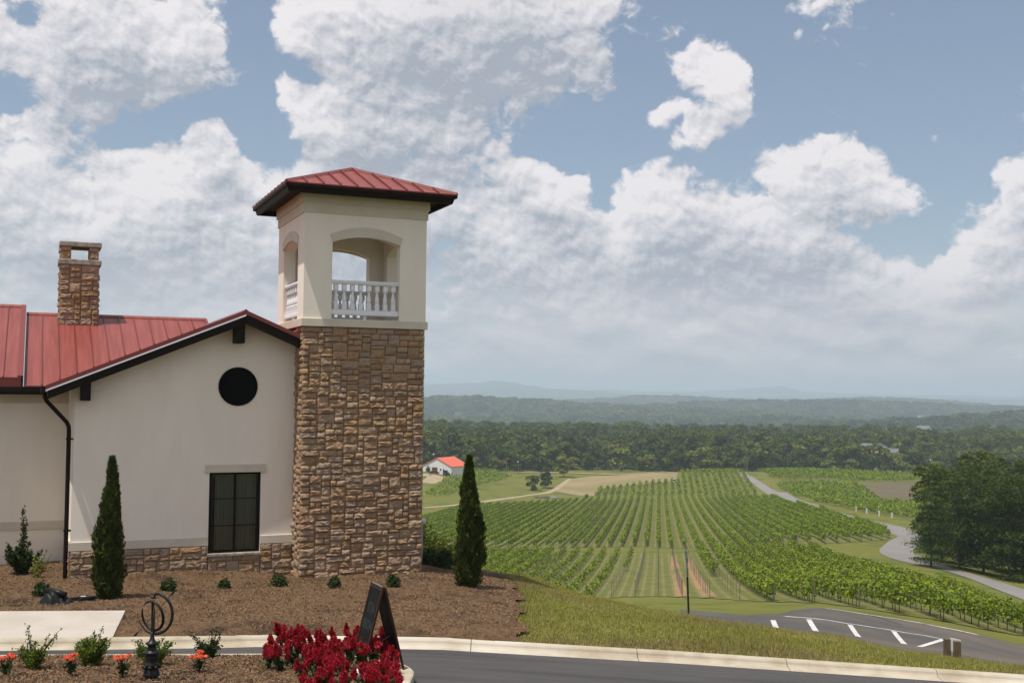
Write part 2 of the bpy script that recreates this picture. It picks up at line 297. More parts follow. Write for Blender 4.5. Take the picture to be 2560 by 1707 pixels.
class MB:
    """collects boxes, prisms, tubes and lathes into one mesh"""
    def __init__(s): s.v, s.f = [], []
    def add(s, vs, fs):
        n = len(s.v); s.v += [tuple(map(float, p)) for p in vs]; s.f += [tuple(i+n for i in f) for f in fs]; return s
    def box(s, x0, x1, y0, y1, z0, z1, M=None, ch=0):
        if ch:
            vs = []
            for z, d in ((z0, 0), (z1-ch, 0), (z1, ch)):
                vs += [(x0+d, y0+d, z), (x1-d, y0+d, z), (x1-d, y1-d, z), (x0+d, y1-d, z)]
            fs = [(3, 2, 1, 0), (8, 9, 10, 11)]
            for k in (0, 4):
                for i in range(4): fs.append((k+i, k+(i+1) % 4, k+4+(i+1) % 4, k+4+i))
        else:
            vs = [(x, y, z) for z in (z0, z1) for x, y in ((x0, y0), (x1, y0), (x1, y1), (x0, y1))]
            fs = [(3, 2, 1, 0), (4, 5, 6, 7), (0, 1, 5, 4), (1, 2, 6, 5), (2, 3, 7, 6), (3, 0, 4, 7)]
        if M is not None: vs = [tuple(M @ Vector(p)) for p in vs]
        return s.add(vs, fs)
    def prism(s, poly, d):
        """poly: list of 3D points (planar, anticlockwise seen from +d); d: extrusion vector"""
        n = len(poly); d = np.array(d, float); P = [np.array(p, float) for p in poly]
        vs = P + [p+d for p in P]
        fs = [tuple(range(n-1, -1, -1)), tuple(range(n, 2*n))] + [(i, (i+1) % n, n+(i+1) % n, n+i) for i in range(n)]
        return s.add(vs, fs)
    def tube(s, pts, r, n=8, cap=True):
        P = [np.array(p, float) for p in pts]; R = r if isinstance(r, (list, tuple)) else [r]*len(P)
        vs, fs = [], []
        up = None
        for i, p in enumerate(P):
            t = P[min(i+1, len(P)-1)]-P[max(i-1, 0)]; t /= np.linalg.norm(t)+1e-9
            if up is None:
                up = np.array([0, 0, 1.0]) if abs(t[2]) < .9 else np.array([1.0, 0, 0])
            a = np.cross(t, up); a /= np.linalg.norm(a)+1e-9; b = np.cross(a, t); up = b
            for k in range(n):
                th = 2*PI*k/n; vs.append(p+R[i]*(math.cos(th)*a+math.sin(th)*b))
        for i in range(len(P)-1):
            for k in range(n): fs.append((i*n+k, i*n+(k+1) % n, (i+1)*n+(k+1) % n, (i+1)*n+k))
        if cap: fs += [tuple(range(n-1, -1, -1)), tuple((len(P)-1)*n+k for k in range(n))]
        return s.add(vs, fs)
    def lathe(s, prof, n=12, c=(0, 0, 0)):
        vs = [(c[0]+r*math.cos(2*PI*k/n), c[1]+r*math.sin(2*PI*k/n), c[2]+z) for r, z in prof for k in range(n)]
        fs = [(i*n+k, i*n+(k+1) % n, (i+1)*n+(k+1) % n, (i+1)*n+k) for i in range(len(prof)-1) for k in range(n)]
        fs += [tuple(range(n-1, -1, -1)), tuple((len(prof)-1)*n+k for k in range(n))]
        return s.add(vs, fs)
    def build(s, name, m, parent=None, smooth=False, loc=None, weld=False):
        me = bpy.data.meshes.new(name); me.from_pydata(s.v, [], s.f)
        if weld:
            bm = bmesh.new(); bm.from_mesh(me); bmesh.ops.remove_doubles(bm, verts=bm.verts, dist=.0005); bm.to_mesh(me); bm.free()
        for k in (m if isinstance(m, (list, tuple)) else [m]): me.materials.append(k)
        if smooth: me.polygons.foreach_set('use_smooth', [True]*len(me.polygons))
        me.update(); o = bpy.data.objects.new(name, me); COL.objects.link(o)
        if parent: o.parent = parent
        if loc is not None: o.location = loc
        return o

def tag(o, label=None, cat=None, group=None, kind=None):
    if label: o['label'] = label
    if cat: o['category'] = cat
    if group: o['group'] = group
    if kind: o['kind'] = kind
    return o
def thing(name, label, cat, loc=(0, 0, 0), rz=0, group=None):
    o = bpy.data.objects.new(name, None); COL.objects.link(o); o.location = loc; o.rotation_euler = (0, 0, rz); o.empty_display_size = .3
    return tag(o, label, cat, group)
def copy_tree(o, parent=None, kids=None):
    if kids is None:
        kids = {}
        for x in bpy.data.objects:
            if x.parent: kids.setdefault(x.parent.name, []).append(x)
    c = o.copy(); COL.objects.link(c); c.parent = parent
    for ch in kids.get(o.name, []): copy_tree(ch, c, kids)
    return c
def quads_from(C, T1, T2, diamond=True):
    """leaf quads: centres C, half axes T1 (long) and T2 (across)"""
    n = len(C)
    V = np.stack([C-T1, C+T2-.15*T1, C+T1, C-T2-.15*T1], 1) if diamond else np.stack([C-T1-T2, C-T1+T2, C+T1+T2, C+T1-T2], 1)
    return V.reshape(-1, 3), np.arange(4*n).reshape(n, 4)
def unit(v): return v/(np.linalg.norm(v, axis=-1, keepdims=True)+1e-9)
def leaf_frames(n, bias=(0, 0, .5), Nrm=None, jit=1.0):
    g = rng.normal(size=(n, 3))*jit + np.array(bias)
    if Nrm is not None: g = g + Nrm
    g = unit(g); a = unit(np.cross(g, rng.normal(size=(n, 3)))); b = np.cross(g, a); return a, b
def leaves(C, size, asp=.6, bias=(0, 0, .5), Nrm=None, jit=1.0, diamond=True):
    n = len(C); a, b = leaf_frames(n, bias, Nrm, jit)
    s = size*rng.uniform(.65, 1.3, (n, 1)) if np.isscalar(size) else np.asarray(size)[:, None]
    return quads_from(C, a*s, b*s*asp, diamond)

# ------------------------------------------------------------ terrain
# surveyed sections of the hillside: for a bearing, (distance, height on the picture's sight lines)
SEC = {
 -700: [(18.6,None,.4),(26,None,.08),(40,None,0),(70,None,-3),(130,None,-17),(225,None,-27),(380,None,-33),(520,None,-30),(650,None,-35),(1200,None,-43)],
 300: [(18.6,None,.4),(26,None,.08),(33,None,0),(55,None,-5),(130,None,-18),(225,None,-27),(380,None,-33.5),(520,None,-30),(650,None,-35),(1200,None,-43)],
 730: [(19,None,.42),(23,None,.16),(27,None,-.02),(31,None,-.1),(60,None,-7),(130,None,-19),(225,None,-27),(380,None,-33.8),(520,None,-30.5),(650,None,-35.5),(1200,None,-43)],
 1060: [(18.9,1593,0),(23,1510,0),(27,1450,0),(31,1417,0),(36,None,-1.2),(60,None,-7.5),(130,None,-19.6),(225,1372,0),(300,1312,0),(380,1274,0),(400,1263,0),(450,1226,0),(510,1180,0),(560,1168,0),(650,None,-36),(1200,None,-43.5)],
 1300: [(18.9,1595,0),(22,1538,0),(26,1490,0),(30,1455,0),(34,1432,0),(38,None,-1.9),(60,None,-6.8),(125,None,-18.4),(180,1428,0),(233,1371,0),(300,1316,0),(380,1274,0),(430,1256,0),(470,1240,0),(510,1223,0),(565,1195,0),(620,1180,0),(700,None,-40),(1200,None,-44)],
 1500: [(18.95,1608,0),(22,1558,0),(26,1520,0),(30,1499,0),(34,1494,0),(38,None,-2.6),(60,None,-7.1),(130,1490,0),(180,1427,0),(233,1369,0),(300,1317,0),(380,1274,0),(445,1248,0),(480,1246,0),(520,1226,0),(570,1197,0),(620,1180,0),(700,None,-40),(1200,None,-44)],
 1640: [(18.95,1617,0),(22,1572,0),(26,1532,0),(30,1526,0),(50,1525,0),(75,1508,0),(125,1491,0),(180,1425,0),(233,1367,0),(300,1315,0),(380,1271,0),(445,1241,0),(475,1251,0),(500,1236,0),(530,1208,0),(570,1181,0),(620,1181,0),(700,None,-40),(1200,None,-44)],
 1850: [(19.0,1630,0),(22,1583,0),(25,1566,0),(28,1559,0),(40,1560,0),(50,1538,0),(75,1513,0),(105,1503,0),(160,1432,0),(220,1360,0),(300,1300,0),(380,1262,0),(440,1241,0),(475,1248,0),(500,1234,0),(530,1207,0),(570,1180,0),(620,1180,0),(700,None,-40),(1200,None,-44)],
 2050: [(19.0,1643,0),(22,1602,0),(25,1590,0),(28,1587,0),(38,1588,0),(54,1520,0),(72,1514,0),(100,1500,0),(150,1432,0),(200,1372,0),(220,1345,0),(300,1290,0),(350,1263,0),(400,1244,0),(470,1212,0),(540,1190,0),(600,1175,0),(660,1180,0),(720,None,-41),(1200,None,-44)],
 2300: [(19.0,1660,0),(22,1643,0),(28,1637,0),(34,1632,0),(38,1625,0),(56,1549,0),(70,1550,0),(80,1549,0),(110,1482,0),(140,1430,0),(160,1405,0),(190,1378,0),(240,1338,0),(300,1305,0),(360,1275,0),(400,1258,0),(470,1225,0),(540,1200,0),(600,1180,0),(660,1182,0),(720,None,-42),(1200,None,-44)],
 2560: [(19.0,1678,0),(22,1673,0),(28,1669,0),(40,1655,0),(56,1610,0),(75,1594,0),(90,1571,0),(118,1507,0),(140,1463,0),(150,1455,0),(175,1430,0),(240,1380,0),(400,1285,0),(600,1195,0),(700,None,-42),(1200,None,-44)],
}
FARZ = [(2000, -56), (3500, -74), (6000, -98), (10000, -120), (15000, -120), (20000, -110), (45000, -80)]
_ly = np.linspace(math.log(17), math.log(46000), 1400)
_cols = np.array(sorted(SEC)); _tcol = (_cols-1280)/F
def _section(px):
    ys, zs = [], []
    for Y, py, z in SEC[px]:
        ys.append(math.log(Y)); zs.append(z if py is None else EYE+sight(px, py)[2]*Y)
    for Y, z in FARZ: ys.append(math.log(Y)); zs.append(z)
    z = np.interp(_ly, ys, zs)
    for _ in range(2):                                   # soften the corners, less near the kerb
        k = np.array([1, 2, 3, 2, 1.])/9; zz = np.convolve(np.pad(z, 2, 'edge'), k, 'valid'); z = zz
    return z
_Z = np.stack([_section(c) for c in _cols])
_gr = np.random.default_rng(3)
_waves = [(math.cos(a)/l*2*PI, math.sin(a)/l*2*PI, p, A) for l, A in ((5200, 12), (3100, 16), (1900, 17), (1100, 10), (620, 4)) for a, p in zip(_gr.uniform(-.9, .9, 3)+PI/2, _gr.uniform(0, 6.28, 3))]
def table_z(X, Y):
    X = np.asarray(X, float); Y = np.asarray(Y, float); Yc = np.clip(Y, 17.5, 45000)
    t = np.clip(X/Yc, _tcol[0], _tcol[-1]-1e-6); l = np.log(Yc)
    ci = np.clip(np.searchsorted(_tcol, t, 'right')-1, 0, len(_tcol)-2)
    w = (t-_tcol[ci])/(_tcol[ci+1]-_tcol[ci]); w = w*w*(3-2*w)*.5+w*.5
    fi = (l-_ly[0])/(_ly[1]-_ly[0]); li = np.clip(fi.astype(int), 0, len(_ly)-2); fr = fi-li
    za = _Z[ci, li]*(1-fr)+_Z[ci, li+1]*fr; zb = _Z[ci+1, li]*(1-fr)+_Z[ci+1, li+1]*fr
    z = za*(1-w)+zb*w
    k = np.clip((Yc-1100)/1500, 0, 1)
    s = 0
    for kx, ky, p, A in _waves: s = s+A*np.sin(kx*X+ky*Y+p)
    return z+k*s*np.clip((13000-Yc)/8000, .12, 1)
KX = [-40, -12, -6.4, -4, -.6, 2.8, 8.3, 40]; KY = [14.5, 17.5, 18.52, 19.02, 18.9, 19.03, 18.97, 18.2]
def kerb_y(X): return np.interp(X, KX, KY)
def road_z(X, Y): return EYE-4.10-.055*np.clip(np.asarray(X, float)+1, 0, 14)+.10*np.clip(18.6-np.asarray(Y, float), 0, 7)
def ground_z(X, Y):
    X = np.asarray(X, float); Y = np.asarray(Y, float)
    return np.where(Y < kerb_y(X)+.04, road_z(X, Y)-.04, hill_z(X, Y))
def hill_z(X, Y):
    ky = kerb_y(X); z = table_z(X, np.maximum(Y, ky)); k = np.clip((Y-ky-.08)/1.3, 0, 1)
    return z*k+(road_z(X, ky)+.095)*(1-k)
def ground_at(px, py, lo=17.6, hi=3000):
    """where the line of sight through a surveyed bearing meets the hillside (first hit)"""
    d = sight(px, py); Y = np.exp(np.linspace(math.log(lo), math.log(hi), 6000))
    dz = EYE+d[2]*Y-table_z(d[0]*Y, Y)
    i = np.argmax(dz <= 0) if (dz <= 0).any() else np.argmin(np.abs(dz))
    y = Y[i]; return np.array([d[0]*y, y])
def ga(pts, lo=17.6): return np.array([ground_at(a, b, lo) for a, b in pts])
def on_plane(px, py, z):
    d = sight(px, py); Y = (z-EYE)/d[2]; return np.array([d[0]*Y, Y, z])

def build_ground():
    yy = np.concatenate([np.linspace(-260, 8, 24), np.arange(9, 17, .5), np.arange(17, 17.9, .16), np.arange(17.9, 19.6, .045), np.arange(19.6, 40, .16), np.exp(np.linspace(math.log(40.2), math.log(20500), 400))])
    tt = np.concatenate([np.linspace(-3.2, -.55, 40), np.linspace(-.54, .54, 260), np.linspace(.55, 3.2, 40)])
    T, YY = np.meshgrid(tt, yy); X = np.clip(T*np.maximum(YY, 20.0), -24500*(.9+.1*np.abs(T)/3.2), 24500*(.9+.1*np.abs(T)/3.2))
    Zg = ground_z(X, YY)
    n, m = T.shape; idx = np.arange(n*m).reshape(n, m)
    Fq = np.stack([idx[:-1, :-1], idx[:-1, 1:], idx[1:, 1:], idx[1:, :-1]], -1).reshape(-1, 4)
    yc = (YY[:-1, :-1]+YY[1:, 1:]).ravel()/2
    far_m = leafy_ground()
    o = mesh_np('ground', np.stack([X, YY, Zg], -1).reshape(-1, 3), Fq, [grass_m, far_m], smooth=True, midx=(yc > 1150).astype(int))
    tag(o, kind='structure'); return o
def leafy_ground():
    m = bpy.data.materials.new('far_woodland'); m.use_nodes = True
    N, L, new, math_, vmath, mix, ramp, noise = nodes_of(m.node_tree); b = N['Principled BSDF']
    p = new('ShaderNodeNewGeometry').outputs['Position']
    n1 = noise(p, .0016, 7, .6); n2 = noise(p, .03, 6, .65); n3 = noise(vmath('MULTIPLY', p, (.6, 1.6, 0)), .00085, 4, .55)
    c = mix(ramp(n2, .35, .65), (.038, .058, .018, 1), (.072, .098, .032, 1))
    c = mix(ramp(n1, .66, .70), c, (.16, .17, .07, 1))
    c = mix(ramp(n3, .60, .72), c, (.03, .045, .02, 1))
    L.new(c, b.inputs['Base Color']); b.inputs['Roughness'].default_value = .95; b.inputs['Specular IOR Level'].default_value = 0
    bn = new('ShaderNodeBump'); bn.inputs['Distance'].default_value = 9; bn.inputs['Strength'].default_value = 1; L.new(noise(p, .045, 5, .7), bn.inputs['Height']); L.new(bn.outputs[0], b.inputs['Normal'])
    return m
build_ground()

def ribbon(name, A, B, m, off=.03, na=5, step=4.0, parent=None, zf=None, kind='structure'):
    """sheet draped on the ground between two edge lines"""
    A = np.asarray(A, float); B = np.asarray(B, float)
    def resample(P, n):
        d = np.concatenate([[0], np.cumsum(np.linalg.norm(np.diff(P, axis=0), axis=1))]); s = np.linspace(0, d[-1], n)
        return np.stack([np.interp(s, d, P[:, 0]), np.interp(s, d, P[:, 1])], 1)
    Lg = max(np.linalg.norm(np.diff(A, axis=0), axis=1).sum(), np.linalg.norm(np.diff(B, axis=0), axis=1).sum())
    n = max(2, int(Lg/step)+1); a, b = resample(A, n), resample(B, n)
    w = np.linspace(0, 1, na)[None, :, None]; P = a[:, None]*(1-w)+b[:, None]*w
    z = (zf or ground_z)(P[..., 0], P[..., 1])+off
    idx = np.arange(n*na).reshape(n, na)
    Fq = np.stack([idx[:-1, :-1], idx[:-1, 1:], idx[1:, 1:], idx[1:, :-1]], -1).reshape(-1, 4)
    V = np.concatenate([P, z[..., None]], -1).reshape(-1, 3)
    nrm = np.cross(V[Fq[0][1]]-V[Fq[0][0]], V[Fq[0][3]]-V[Fq[0][0]])
    if nrm[2] < 0: Fq = Fq[:, ::-1]
    o = mesh_np(name, V, Fq, m, parent, smooth=True)
    if kind and not parent: tag(o, kind=kind)
    return o
def path(name, C, width, m, off=.05, step=3.0, na=5, parent=None, zf=None, curve=True):
    C = np.asarray(C, float)
    if curve and len(C) > 2:                               # Catmull-Rom through the surveyed points
        P = np.vstack([2*C[0]-C[1], C, 2*C[-1]-C[-2]]); out = []
        for i in range(1, len(P)-2):
            for t in np.linspace(0, 1, 12, endpoint=False):
                out.append(.5*((2*P[i])+(-P[i-1]+P[i+1])*t+(2*P[i-1]-5*P[i]+4*P[i+1]-P[i+2])*t*t+(-P[i-1]+3*P[i]-3*P[i+1]+P[i+2])*t**3))
        out.append(C[-1]); C = np.array(out)
    T = unit(np.gradient(C, axis=0)); Nn = np.stack([-T[:, 1], T[:, 0]], 1)
    w = np.asarray(width, float); w = np.interp(np.linspace(0, 1, len(C)), np.linspace(0, 1, len(w)), w)[:, None] if w.ndim else w
    return ribbon(name, C+Nn*w/2, C-Nn*w/2, m, off, na, step, parent, zf)

# ------------------------------------------------------------ road, kerbs, walk
kx = np.linspace(-24, 26, 160); ky = kerb_y(kx)
road = ribbon('road', np.stack([kx, ky-.30], 1), np.stack([kx, np.full_like(kx, 6.5)], 1), asphalt, 0, 14, .3, zf=road_z)
def kerb_profile(x, w):                                    # gutter, face, rolled top and back, across the kerb line
    y = kerb_y(x)
    g = road_z(x, y-.3)
    pr = [(-.36, .004), (-.13, .022), (-.10, .05), (-.085, .085), (-.06, .108), (-.03, .115), (.07, .113), (.085, .09), (.09, -.2)]
    return [(x, y+dy, g+dz) for dy, dz in pr]
kerb = thing('kerb', None, None); tag(kerb, kind='structure')
joints = [-24, -20.5, -17, -13.5, -10.2, -6.38, -3.3, -.62, 2.1, 4.55, 7.0, 9.6, 13, 17, 21, 26]
for a, b in zip(joints[:-1], joints[1:]):
    mb = MB(); xs = np.linspace(a+.006, b-.006, 8); n = 9
    vs = [p for x in xs for p in kerb_profile(x, 0)]
    fs = [(i*n+k+1, i*n+k, (i+1)*n+k, (i+1)*n+k+1) for i in range(7) for k in range(n-1)] + [tuple(range(n)), tuple(7*n+k for k in range(n-1, -1, -1))]
    mb.add(vs, [f[::-1] for f in fs]).build('kerb_segment', concrete, kerb)

walk = thing('walkway', None, None); tag(walk, kind='structure')
def slab(x0, x1, d0, d1):
    mb = MB(); 
    vs = []
    for z in (-.12, .0):
        for x, d in ((x0[0], d0), (x1[0], d0), (x1[1], d1), (x0[1], d1)):
            y = kerb_y(x)+.1+d; vs.append((x, y, road_z(x, kerb_y(x))+.118+z+d*.012))
    mb.add(vs, [(3, 2, 1, 0), (4, 5, 6, 7), (0, 1, 5, 4), (1, 2, 6, 5), (2, 3, 7, 6), (3, 0, 4, 7)]).build('concrete_slab', concrete2, walk)
slab((-6.42, -6.95), (-6.42, -6.95), 0, 0) if False else None
xr0, xr1 = -6.40, -6.92                                     # right edge, front and back
slab((-9.15, -9.75), (xr0, xr1), 0, 2.25)
slab((-12.2, -12.8), (-9.165, -9.765), 0, 2.25)
slab((-15.2, -15.8), (-12.215, -12.815), 0, 2.25)

# ------------------------------------------------------------ mulch beds
def inside(P, poly):
    x, y = P[:, 0], P[:, 1]; r = np.zeros(len(P), bool); n = len(poly)
    for i in range(n):
        x1, y1 = poly[i]; x2, y2 = poly[(i+1) % n]
        c = ((y1 > y) != (y2 > y)) & (x < (x2-x1)*(y-y1)/(y2-y1+1e-12)+x1); r ^= c
    return r
def fbm(X, Y, s, seed=1, o=4):
    g = np.random.default_rng(seed); z = 0; a = 1
    for k in range(o):
        for _ in range(3):
            th = g.uniform(0, 6.28); p = g.uniform(0, 6.28); f = s*2**k*g.uniform(.8, 1.25)
            z = z+a*np.sin(f*(X*math.cos(th)+Y*math.sin(th))+p)/3
        a *= .55
    return z
EDGE = [(y, float(np.interp(y, [19.02, 22, 25.4, 28.5, 31.5, 34, 36], [.16, .20, .26, .12, -.15, -1.0, -2.6]))+.09*math.sin(y*2.3)+.06*math.sin(y*5.1+1)+.03*math.sin(y*11)) for y in np.arange(19.02, 36.01, .2)]
bed_poly = [(x, kerb_y(x)+.07) for x in np.linspace(-22, .12, 40)] + [(x, y) for y, x in EDGE] + [(-3.2, 35.0), (-3.4, 31.6), (-6, 33), (-22, 33)]
slab_poly = [(-15.8, kerb_y(-15)+2.5), (-15, kerb_y(-15)-.2), (xr0+.16, kerb_y(xr0)-.2), (xr1+.12, kerb_y(xr1)+2.5)]
def bed_z(X, Y):
    d = np.clip((Y-kerb_y(X)-.1)/.8, 0, 1)
    hump = .16*np.exp(-((X+7.6)/1.9)**2-((Y-26.6)/.9)**2)+.10*np.exp(-((X+5.9)/.5)**2-((Y-26.6)/.8)**2)
    z = hill_z(X, Y)+.02+d*(.075+.05*fbm(X, Y, 1.1, 5, 5)*.6+.022*fbm(X, Y, 9, 6, 3)*.7)+hump
    near_slab = inside(np.stack([np.ravel(X), np.ravel(Y)], 1), slab_poly).reshape(np.shape(X))
    dd = np.clip(Y-kerb_y(X)-.1, 0, 3)
    return np.where(near_slab, np.minimum(z, road_z(X, kerb_y(X))+.10+dd*.012), z)
def grid_patch(name, poly, cell, zf, m):
    P = np.array(poly); x = np.arange(P[:, 0].min(), P[:, 0].max()+cell, cell); y = np.arange(P[:, 1].min(), P[:, 1].max()+cell, cell)
    X, Y = np.meshgrid(x, y); n, k = X.shape; idx = np.arange(n*k).reshape(n, k)
    Fq = np.stack([idx[:-1, :-1], idx[:-1, 1:], idx[1:, 1:], idx[1:, :-1]], -1).reshape(-1, 4)
    C = np.stack([(X[:-1, :-1]+X[1:, 1:])/2, (Y[:-1, :-1]+Y[1:, 1:])/2], -1).reshape(-1, 2)
    Fq = Fq[inside(C, poly)]
    u, inv = np.unique(Fq, return_inverse=True)
    V = np.stack([X.ravel(), Y.ravel(), zf(X, Y).ravel()], 1)[u]
    o = mesh_np(name, V, inv.reshape(-1, 4), m, smooth=True); tag(o, kind='structure'); return o
grid_patch('mulch_bed', bed_poly, .07, bed_z, mulch_m)
# island: rounded nose of kerb round a mulched mound
ISL = [(-24, 13.2), (-12, 15.6), (-6.2, 16.42), (-3.5, 16.72), (-2.3, 16.62), (-1.72, 16.2), (-1.36, 15.62), (-1.22, 15.0), (-1.2, 14.0), (-1.2, 11.0), (-1.2, 9)]
def isl_edge(d):
    P = np.array(ISL, float); T = unit(np.gradient(P, axis=0)); return P+np.stack([T[:, 1], -T[:, 0]], 1)*d
def isl_z(x, y): return road_z(x, y)+.15
ik = thing('island_kerb', None, None); tag(ik, kind='structure')
def dense(P, n=60):
    P = np.array(P); d = np.concatenate([[0], np.cumsum(np.linalg.norm(np.diff(P, axis=0), axis=1))]); s = np.linspace(0, d[-1], n)
    return np.stack([np.interp(s, d, P[:, 0]), np.interp(s, d, P[:, 1])], 1)
o_, i_ = dense(isl_edge(0), 90), dense(isl_edge(.27), 90)
for a, b in ((0, 18), (18, 30), (30, 42), (42, 51), (51, 60), (60, 72), (72, 89)):
    mb = MB(); vs = []
    for k in range(a, b+1):
        (xo, yo), (xi, yi) = o_[k], i_[k]; z = isl_z(xo, yo)
        vs += [(xo, yo, z-.25), (xo, yo, z-.012), (xo+(xi-xo)*.06, yo+(yi-yo)*.06, z), (xi, yi, z), (xi, yi, z-.25)]
    n = 5; m_ = b-a
    fs = [(i*n+k, i*n+k+1, (i+1)*n+k+1, (i+1)*n+k) for i in range(m_) for k in range(n-1)]+[tuple(range(n-1, -1, -1)), tuple(m_*n+k for k in range(n))]
    mb.add(vs, fs).build('kerb_segment', concrete, ik)
isl_poly = [tuple(p) for p in i_]+[(-1.5, 9), (-24, 9)]
def mound_z(X, Y):
    e = np.min(np.hypot(X[..., None]-i_[:, 0], Y[..., None]-i_[:, 1]), -1)
    return isl_z(X, Y)-.03+.13*np.clip(e/1.0, 0, 1)**.8+np.clip(e/.3, 0, 1)*(.02*fbm(X, Y, 1.7, 15, 5)+.015*fbm(X, Y, 11, 16, 3))
grid_patch('mulch_island', isl_poly, .07, mound_z, mulch_m)
def chips():
    n1, n2 = 60000, 22000
    P = np.stack([rng.uniform(-12, .3, n1), rng.uniform(18.9, 30, n1)], 1); P = P[inside(P, bed_poly) & ~inside(P, [(-15.8, 21.4), (-15, 16), (xr0+.01, kerb_y(xr0)-.2), (xr1+.01, kerb_y(xr1)+2.35)])]
    Q = np.stack([rng.uniform(-8, -1.3, n2), rng.uniform(12.5, 16.6, n2)], 1); Q = Q[inside(Q, isl_poly)]
    C = np.vstack([np.c_[P, bed_z(P[:, 0], P[:, 1])], np.c_[Q, mound_z(Q[:, 0], Q[:, 1])]]); C[:, 2] += .012
    V, Fq = leaves(C, .019, .25, bias=(0, 0, 1.3), diamond=False)
    tag(mesh_np('mulch_chips', V, Fq, chip_m), kind='stuff')
chips()

# ------------------------------------------------------------ parking lot below the bank
lot_far = ga([(1700, 1523.5), (1800, 1532), (1859, 1537), (1935, 1536.5), (1977, 1528), (2018, 1519.5), (2060, 1520), (2150, 1533), (2240, 1546), (2350, 1567), (2446, 1586), (2560, 1616)], 30)
lot_near = np.array([[6.6, 44], [8.3, 37], [11, 34], [14, 32.5], [17, 31.5], [20, 31], [24, 31]])
def lot_z(X, Y): return table_z(X, Y)
lot = ribbon('parking_lot', lot_far, lot_near, lot_m, .03, 24, .8)
def lotline(pts, w):
    path('painted_line', ga(pts, 30), w*1.9 if w < .18 else w, line_m, .045, .7, 3, parent=lot, curve=False)
lotline([(1962, 1542.5), (2100, 1558), (2230, 1577), (2358, 1599.5)], .13)
for p in ([(1932.6, 1552), (1940, 1571)], [(2022, 1550), (2040, 1580)], [(2125, 1563.5), (2146, 1594)], [(2234, 1579.5), (2261, 1612)], [(2358, 1600.5), (2299, 1619)]): lotline(p, .2)
lotline([(2062, 1522), (2150, 1535), (2240, 1548), (2350, 1569), (2444, 1588)], .14)

# ------------------------------------------------------------ farm roads, fields, pond
wr = ga([(2640, 1508), (2560, 1486), (2412, 1435), (2329, 1412), (2262, 1392), (2240, 1376), (2262, 1356), (2278, 1340), (2236, 1318), (2174, 1303.5), (2119, 1291), (2069, 1276), (2035, 1266), (1985, 1250)], 90)
wr2 = ga([(1926, 1229), (1897, 1210), (1876, 1195.5), (1857, 1184)], 455)
path('farm_road', np.vstack([wr, wr2, [[wr2[-1][0]+6, wr2[-1][1]+40]]]), [4.6]*4+[5.2, 6, 5.2, 4.5]+[4.2]*8, road_m, .06, 2.5, 5)
path('road_spur', ga([(2282, 1348), (2236, 1330), (2205, 1316), (2180, 1305)], 150), 3.2, road_m, .05, 2, 4)
path('dirt_track', ga([(1058, 1270), (1140, 1262), (1200, 1255), (1308, 1240), (1370, 1231), (1405, 1212), (1427, 1197)], 300), 3.0, dirt_m, .08, 2.5, 4)
path('barn_drive', ga([(1040, 1189), (1070, 1187), (1088, 1190), (1082, 1200), (1062, 1207)], 400), 7, dirt_m, .08, 3, 4)
path('county_road', ga([(1290, 1182.5), (1420, 1184.5), (1560, 1186.5), (1700, 1187)], 480)+np.array([0, 6]), 5, dirt_m, .3, 6, 3)
def field(name, top, bot, m, lo, off=.1): return ribbon(name, ga(top, lo), ga(bot, lo), m, off, 14, 6)
field('straw_field', [(1428, 1198), (1480, 1190), (1560, 1186), (1695, 1181)], [(1390, 1228), (1440, 1238), (1485, 1240), (1500, 1222), (1690, 1203)], straw_m, 455)
field('brown_field', [(2152, 1206), (2250, 1205), (2345, 1205)], [(2204, 1252), (2260, 1256), (2330, 1258)], brown_m, 330)
pd = ga([(1335, 1244), (1400, 1246)], 380)
def pond():
    c = pd.mean(0); th = np.linspace(0, 2*PI, 40, endpoint=False)
    P = np.stack([c[0]+5.2*np.cos(th)*(1+.12*np.sin(3*th)), c[1]+2+4*np.sin(th)], 1); z = float(table_z(c[0], c[1]))+.25
    V = np.c_[P, np.full(40, z)]; mesh_np('pond_water', V, np.arange(40)[None, :], water_m)['kind'] = 'structure'
pond()
def mow(name, A, B, m):
    return ribbon(name, A, B, m, .04, 40, 5)
def vineyard_floor():
    """mown alleys between the vine rows: grass with paler wheel tracks along the rows"""
    m = bpy.data.materials.new('vineyard_alley'); m.use_nodes = True
    N, L, new, math_, vmath, mix, ramp, noise = nodes_of(m.node_tree); b = N['Principled BSDF']
    p = new('ShaderNodeNewGeometry').outputs['Position']; s = new('ShaderNodeSeparateXYZ'); L.new(p, s.inputs[0])
    u = math_('SUBTRACT', math_('MULTIPLY', s.outputs[0], math.cos(ROWA)), math_('MULTIPLY', s.outputs[1], math.sin(ROWA)))
    f = math_('FRACT', math_('DIVIDE', u, ROWS))
    tr = math_('ABSOLUTE', math_('SUBTRACT', math_('ABSOLUTE', math_('SUBTRACT', f, .5)), .24))
    track = ramp(tr, .05, .11, 1, 0)
    n = noise(p, .5, 7, .65); n2 = noise(p, .05, 4)
    c = mix(ramp(n, .35, .65), (.095, .112, .026, 1), (.14, .14, .042, 1))
    c = mix(math_('MULTIPLY', track, ramp(n, .3, .6, .15, .75)), c, (.20, .175, .075, 1))
    c = mix(ramp(n2, .62, .75, 0, .5), c, (.27, .16, .08, 1))
    L.new(c, b.inputs['Base Color']); b.inputs['Roughness'].default_value = .95; b.inputs['Specular IOR Level'].default_value = .1
    return m
ROWA, ROWS = math.radians(7.35), 2.5                        # bearing and spacing of the vine rows
alley_m = vineyard_floor()

